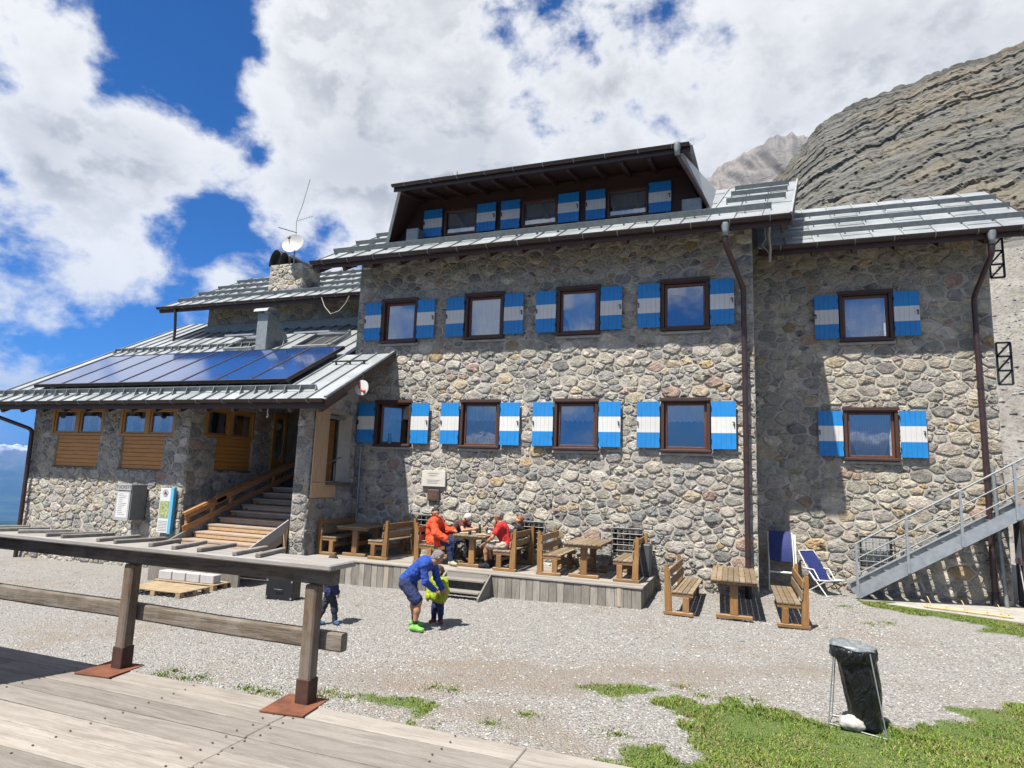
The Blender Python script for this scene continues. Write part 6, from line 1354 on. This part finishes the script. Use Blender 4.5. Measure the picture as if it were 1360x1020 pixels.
def sdfmesh(name, caps, mat, parent, h=.013, k=.03, fold=0.0):
    A = np.array([c[0] for c in caps]); B = np.array([c[1] for c in caps]); R = np.array([max(c[2], c[3]) for c in caps])
    lo = np.minimum(A - R[:, None], B - R[:, None]).min(0) - .05; hi = np.maximum(A + R[:, None], B + R[:, None]).max(0) + .05
    n = np.ceil((hi - lo) / h).astype(int) + 1; phi = np.full(n, .2)
    for (a, b, ra, rb, *kk) in caps:
        kc = kk[0] if kk else k; a, b = V3(a), V3(b); r = max(ra, rb) + kc * 2 + h * 2
        i0 = np.maximum(0, ((np.minimum(a, b) - r - lo) / h).astype(int)); i1 = np.minimum(n, ((np.maximum(a, b) + r - lo) / h).astype(int) + 2)
        g = np.stack(np.meshgrid(*[lo[q] + h * np.arange(i0[q], i1[q]) for q in range(3)], indexing='ij'), -1); ab = b - a; L = ab @ ab + 1e-9
        t = np.clip(((g - a) @ ab) / L, 0, 1); d = np.linalg.norm(g - a - t[..., None] * ab, axis=-1) - (ra + (rb - ra) * t)
        s = tuple(slice(i0[q], i1[q]) for q in range(3)); p = phi[s]; w_ = np.clip(.5 + .5 * (p - d) / kc, 0, 1); phi[s] = p * (1 - w_) + d * w_ - kc * w_ * (1 - w_)
    V, F = surfnet(phi, lo, h); me = npmesh(name, V, F, mat, True)
    if fold:
        N = np.zeros(len(V) * 3, np.float32); me.vertex_normals.foreach_get('vector', N); N = N.reshape(-1, 3); a = V[:, 0] + V[:, 1] * 1.3
        d = np.abs(fbm(a * 9 + V[:, 2] * 5, V[:, 2] * 11 - a * 3, 3, 7) - .5) * 2; V = V + N * (fold * (1 - 2.2 * d))[:, None]; me.vertices.foreach_set('co', V.astype(np.float32).ravel()); me.update()
    return link(name, me, parent)
def lerp(a, b, t): return V3(a) * (1 - t) + V3(b) * t
def figure(label, J, s=1.0, hd=1.0, skin='skin', top='c_red', sleeve=1.0, bottom='c_navy', leg=1.0, shoe='shoetan', hair='hairdark', sock=None, fat=1.0, jacket=0.0, long=0.0):
    """J: joints in world metres; f = facing of the face; hand directions dL, dR"""
    J = {k: V3(v) for k, v in J.items()}; up = unit(J['head'] - J['neck']); f = unit(J['f'] - up * (J['f'] @ up)); sd = np.cross(f, up); c = J['head']; q = s * hd
    head = [(c + up * .025 * q - f * .012 * q, c + up * .02 * q + f * .012 * q, .092 * q, .085 * q), (c - up * .055 * q + f * .025 * q, c - up * .07 * q + f * .035 * q, .060 * q, .045 * q), (c + f * .085 * q + up * .01 * q, c + f * .108 * q - up * .015 * q, .012 * q, .016 * q, .012),
            (c + f * .075 * q - up * .052 * q, c + f * .08 * q - up * .058 * q, .022 * q, .022 * q, .012)]
    for g in (-1, 1): head.append((c + sd * g * .086 * q - up * .01 * q, c + sd * g * .094 * q + up * .02 * q, .016 * q, .02 * q, .01))
    body = head + [(J['neck'], c - up * .03 * q, .052 * s, .05 * s)]; mid = lerp(J['pel'], J['chest'], .5)
    torso = [(J['pel'], mid, .125 * s * fat, .12 * s * fat), (mid, J['chest'], .12 * s * fat, .125 * s * fat), (J['hL'], J['hR'], .088 * s * fat, .088 * s * fat), (J['sL'], J['sR'], .062 * s * fat, .062 * s * fat), (lerp(J['chest'], J['sL'], .55), lerp(J['chest'], J['sR'], .55), .10 * s * fat, .10 * s * fat), (J['chest'], J['neck'], .10 * s, .055 * s)]
    body += [(a, b, ra * .93, rb * .93) for a, b, ra, rb in torso]
    arms, legs, feet = {}, {}, {}
    for g in 'LR':
        arms[g] = [(J['s' + g], J['e' + g], .050 * s, .040 * s), (J['e' + g], J['w' + g], .040 * s, .027 * s)]; legs[g] = [(J['h' + g], J['k' + g], .082 * s, .055 * s), (J['k' + g], lerp(J['k' + g], J['a' + g], .35), .052 * s, .056 * s), (lerp(J['k' + g], J['a' + g], .35), J['a' + g], .056 * s, .034 * s)]
        t = unit(J.get('t' + g, J['f'] * V3((1, 1, 0)))); an = J['a' + g]; heel = an - t * .05 * s - V3((0, 0, .045 * s)); toe = an + t * .155 * s - V3((0, 0, .052 * s)); feet[g] = [(heel, toe, .036 * s, .03 * s, .02), (an, an - V3((0, 0, .03 * s)) + t * .04 * s, .037 * s, .035 * s)]
        d = unit(J.get('d' + g, J['w' + g] - J['e' + g])); w_ = J['w' + g]; side = unit(np.cross(d, V3((0, 0, 1)) if abs(d[2]) < .9 else V3((1, 0, 0)))); nrm = np.cross(side, d)
        pe = w_ + d * .085 * s; hand = [(w_, pe, .026 * s, .030 * s), (w_ + side * .02 * s + d * .04 * s, pe + side * .022 * s, .018 * s, .018 * s, .015), (w_ - side * .02 * s + d * .04 * s, pe - side * .022 * s, .018 * s, .018 * s, .015)]
        for i, (o_, L) in enumerate(((-.033, .055), (-.011, .072), (.011, .068), (.033, .05))):
            b0 = pe + side * o_ * s; b1 = b0 + d * L * .55 * s - nrm * .012 * s; b2 = b1 + d * L * .4 * s - nrm * .035 * s; hand += [(b0, b1, .0105 * s, .010 * s, .004), (b1, b2, .010 * s, .0085 * s, .004)]
        hand += [(w_ + d * .025 * s + side * .025 * s, w_ + d * .055 * s + side * .055 * s - nrm * .01 * s, .014 * s, .011 * s, .006), (w_ + d * .055 * s + side * .055 * s - nrm * .01 * s, w_ + d * .088 * s + side * .058 * s - nrm * .022 * s, .011 * s, .009 * s, .004)]
        body += arms[g] + legs[g] + feet[g] + hand
    root = sdfmesh('person', body, skin, None, .012 if s > .8 else .010); tag(root, label, 'person', 'people at the hut')
    grow = .013 + jacket
    cl = [(a, b, ra + grow, rb + grow) for a, b, ra, rb in torso[:2] + torso[3:5]] + [(torso[2][0], torso[2][1], torso[2][2] + grow * .6, torso[2][3] + grow * .6)] + [(J['chest'], lerp(J['chest'], J['neck'], .75), .09 * s + grow, .052 * s + grow)]
    if long: cl += [(J['h' + g], lerp(J['h' + g], J['k' + g], long), .082 * s + grow + .012, .075 * s + grow + .012) for g in 'LR']
    for g in 'LR':
        if sleeve > 1: cl += [(a, b, ra + grow, rb + grow + .004) for a, b, ra, rb in arms[g]]
        else: e = lerp(J['s' + g], J['e' + g], sleeve); cl.append((J['s' + g], e, .052 * s + grow, .05 * s + grow + .006))
    sdfmesh('jacket' if jacket > .01 else 'shirt', cl, top, root, .013, fold=.012)
    bt = [(J['hL'], J['hR'], .09 * s * fat + .012, .09 * s * fat + .012), (J['pel'] + (J['chest'] - J['pel']) * .05, J['pel'], .128 * s * fat + .004, .126 * s * fat + .006)]
    for g in 'LR':
        if leg > 1: bt += [(a, b, ra + .014, rb + .016) for a, b, ra, rb in legs[g]]
        else: bt.append((J['h' + g], lerp(J['h' + g], J['k' + g], leg), .086 * s + .014, .07 * s + .030))
    sdfmesh('trousers' if leg > 1 else 'shorts', bt, bottom, root, .013, fold=.010)
    for g in 'LR':
        sdfmesh('shoe', [(a, b, ra + .012 * s, rb + .012 * s, *r) for a, b, ra, rb, *r in feet[g]], shoe, root, .011)
        if sock: sdfmesh('sock', [(lerp(J['k' + g], J['a' + g], .80), J['a' + g], .042 * s, .042 * s)], sock, root, .011)
    hr = [(c + up * .05 * q - f * .022 * q, c + up * .045 * q - f * .03 * q, .092 * q, .092 * q), (c - f * .045 * q + up * .0 * q, c - f * .045 * q - up * .045 * q, .075 * q, .055 * q)] + [(c + sd * g * .06 * q + up * .03 * q - f * .02 * q, c + sd * g * .07 * q - up * .01 * q - f * .025 * q, .04 * q, .03 * q) for g in (-1, 1)]
    sdfmesh('hair', hr, hair, root, .011, .02, fold=.006)
    for g in (-1, 1): sdfmesh('eye', [(c + f * .086 * q + sd * g * .034 * q + up * .012 * q, c + f * .087 * q + sd * g * .034 * q + up * .012 * q, .0115, .0115)], 'c_black', root, .006, .005)
    return root
# guest in the orange jacket, seated at the near end of his bench
b0 = TZ + .46
figure('seated person in bright orange jacket and dark trousers at the terrace table', dict(pel=(-7.20, 14.22, b0 + .10), chest=(-7.19, 14.20, b0 + .43), neck=(-7.17, 14.19, b0 + .60), head=(-7.14, 14.17, b0 + .735), f=(.75, -.62, -.25), sL=(-7.17, 14.40, b0 + .54), sR=(-7.10, 14.02, b0 + .54), eL=(-6.98, 14.50, b0 + .30), eR=(-6.97, 13.90, b0 + .29), wL=(-6.76, 14.40, b0 + .33), wR=(-6.74, 13.96, b0 + .17),
       hL=(-7.16, 14.33, b0 + .08), hR=(-7.14, 14.10, b0 + .08), kL=(-6.70, 14.36, b0 + .07), kR=(-6.70, 14.05, b0 + .09), aL=(-6.72, 14.36, TZ + .10), aR=(-6.58, 14.03, TZ + .11), tL=(1, .1, 0), tR=(1, -.35, 0), dR=(.8, .1, -.5)), top='c_orange', sleeve=2, jacket=.035, long=.35, bottom='c_navy', leg=2, shoe='shoetan', hair='hairdark', skin='skintan')
figure('seated white haired person leaning over a plate with bare arms on the table', dict(pel=(-7.05, 15.0, b0 + .10), chest=(-6.85, 14.97, b0 + .40), neck=(-6.72, 14.94, b0 + .54), head=(-6.61, 14.91, b0 + .61), f=(.75, -.35, -.75), sL=(-6.78, 15.14, b0 + .49), sR=(-6.72, 14.78, b0 + .48), eL=(-6.50, 15.24, b0 + .33), eR=(-6.58, 14.60, b0 + .33), wL=(-6.28, 15.08, b0 + .40), wR=(-6.36, 14.76, b0 + .37),
       hL=(-7.0, 15.1, b0 + .08), hR=(-7.0, 14.9, b0 + .08), kL=(-6.58, 15.1, b0 + .07), kR=(-6.58, 14.88, b0 + .07), aL=(-6.62, 15.1, TZ + .10), aR=(-6.6, 14.88, TZ + .10), tL=(1, 0, 0), tR=(1, 0, 0), dL=(.3, -.9, .2), dR=(.6, .6, .2)), s=.95, top='c_maroon', sleeve=.35, bottom='c_dark', leg=2, shoe='bootbrown', hair='hairwhite', skin='skin')
figure('seated grey haired person in red shirt and pale shorts resting chin on hand', dict(pel=(-5.30, 14.30, b0 + .10), chest=(-5.40, 14.30, b0 + .42), neck=(-5.47, 14.30, b0 + .60), head=(-5.53, 14.31, b0 + .73), f=(-.97, -.15, -.12), sL=(-5.42, 14.12, b0 + .53), sR=(-5.46, 14.48, b0 + .53), eL=(-5.56, 14.02, b0 + .27), eR=(-5.72, 14.52, b0 + .33), wL=(-5.76, 14.06, b0 + .13), wR=(-5.64, 14.40, b0 + .56),
       hL=(-5.34, 14.20, b0 + .08), hR=(-5.34, 14.42, b0 + .08), kL=(-5.76, 14.12, b0 + .08), kR=(-5.76, 14.40, b0 + .08), aL=(-5.74, 14.15, TZ + .10), aR=(-5.72, 14.40, TZ + .10), tL=(-1, -.1, 0), tR=(-1, 0, 0), dR=(.25, -.1, 1)), top='c_red', sleeve=.55, bottom='c_shorts', leg=.8, shoe='c_black', sock='c_black', hair='hairgrey', skin='skintan', jacket=.004)
figure('seated ginger haired person in dark top by the wall behind the red shirt', dict(pel=(-5.22, 15.06, b0 + .08), chest=(-5.26, 15.06, b0 + .36), neck=(-5.26, 15.06, b0 + .50), head=(-5.27, 15.05, b0 + .62), f=(-.9, -.4, -.2), sL=(-5.26, 14.90, b0 + .45), sR=(-5.28, 15.22, b0 + .45), eL=(-5.45, 14.84, b0 + .26), eR=(-5.46, 15.26, b0 + .26), wL=(-5.68, 14.90, b0 + .31), wR=(-5.68, 15.18, b0 + .31),
       hL=(-5.26, 14.97, b0 + .07), hR=(-5.26, 15.15, b0 + .07), kL=(-5.66, 14.96, b0 + .07), kR=(-5.66, 15.16, b0 + .07), aL=(-5.66, 14.97, TZ + .10), aR=(-5.66, 15.16, TZ + .10), tL=(-1, 0, 0), tR=(-1, 0, 0)), s=.88, top='c_dark', sleeve=2, bottom='c_dark', leg=2, shoe='bootbrown', hair='hairginger', skin='skin')
# person in blue bending down to the child
gm = float(gz(-5.4, 10.1)); P_ = lambda a, b, Y=10.1: atY(a, b, Y)
hp, hd_, sh = P_(541, 772), P_(581, 738, 10.15), P_(571, 748)
figure('bent over person in blue shirt and navy shorts with bright green shoes', dict(pel=hp + V3((.0, 0, .02)), chest=lerp(hp, sh, .78) + V3((0, 0, .06)), neck=sh + V3((.05, 0, .03)), head=hd_ + V3((.0, 0, -.04)), f=(.55, .35, -.8), sL=sh + V3((-.02, .19, .0)), sR=sh + V3((-.01, -.19, -.01)), eL=sh + V3((.02, .24, -.27)), eR=sh + V3((.03, -.20, -.28)), wL=sh + V3((.12, .28, -.45)), wR=sh + V3((.10, .02, -.44)),
       hL=hp + V3((.02, .10, -.03)), hR=hp + V3((.02, -.10, -.03)), kL=(-5.52, 10.27, gm + .47), kR=(-5.26, 9.98, gm + .48), aL=(-5.50, 10.30, gm + .10), aR=(-5.31, 9.97, gm + .10), tL=(1, .1, 0), tR=(1, -.1, 0), dL=(.5, .2, -.5), dR=(.6, .5, -.4)), s=1.0, top='c_blue', sleeve=2, bottom='c_navy', leg=.84, shoe='shoegreen', sock='c_black', hair='hairgrey', skin='skintan')
gc = float(gz(-5.25, 10.72)); cx_ = -5.22; cy_ = 10.66
figure('small child in lime green jacket and dark blue trousers facing the bent person', dict(pel=(cx_, cy_, gc + .50), chest=(cx_, cy_, gc + .68), neck=(cx_ - .01, cy_ - .01, gc + .80), head=(cx_ - .01, cy_ - .03, gc + .905), f=(-.55, -.75, .15), sL=(cx_ + .11, cy_ - .05, gc + .75), sR=(cx_ - .11, cy_ + .05, gc + .75), eL=(cx_ + .17, cy_ - .08, gc + .60), eR=(cx_ - .17, cy_ + .02, gc + .60), wL=(cx_ + .17, cy_ - .14, gc + .47), wR=(cx_ - .17, cy_ - .06, gc + .47),
       hL=(cx_ + .055, cy_ - .02, gc + .47), hR=(cx_ - .055, cy_ + .02, gc + .47), kL=(cx_ + .065, cy_ - .03, gc + .28), kR=(cx_ - .075, cy_ + .0, gc + .28), aL=(cx_ + .065, cy_ - .01, gc + .075), aR=(cx_ - .085, cy_ + .02, gc + .075), tL=(.7, -.7, 0), tR=(-.3, -1, 0)), s=.62, hd=1.32, top='c_green', sleeve=2, jacket=.022, long=.12, bottom='c_navy', leg=2, shoe='shoered', hair='hairbrown', skin='skintan')
gk = float(gz(-6.95, 9.75)); kx, ky = -6.90, 9.76
figure('child in dark blue jacket and trousers standing behind the railing end', dict(pel=(kx, ky, gk + .60), chest=(kx + .01, ky, gk + .82), neck=(kx + .02, ky, gk + .96), head=(kx + .03, ky, gk + 1.08), f=(.6, .8, -.15), sL=(kx - .08, ky + .11, gk + .91), sR=(kx + .10, ky - .10, gk + .91), eL=(kx - .10, ky + .16, gk + .72), eR=(kx + .14, ky - .14, gk + .72), wL=(kx - .02, ky + .2, gk + .58), wR=(kx + .18, ky - .06, gk + .58),
       hL=(kx - .04, ky + .05, gk + .57), hR=(kx + .04, ky - .05, gk + .57), kL=(kx - .09, ky - .02, gk + .33), kR=(kx + .07, ky + .04, gk + .34), aL=(kx - .15, ky - .10, gk + .075), aR=(kx + .10, ky + .06, gk + .075), tL=(.6, .3, 0), tR=(.9, -.4, 0)), s=.70, hd=1.25, top='c_navy', sleeve=2, jacket=.018, bottom='c_dark', leg=2, shoe='shoeblue', hair='hairbrown', skin='skin')

reflectance(0.84)
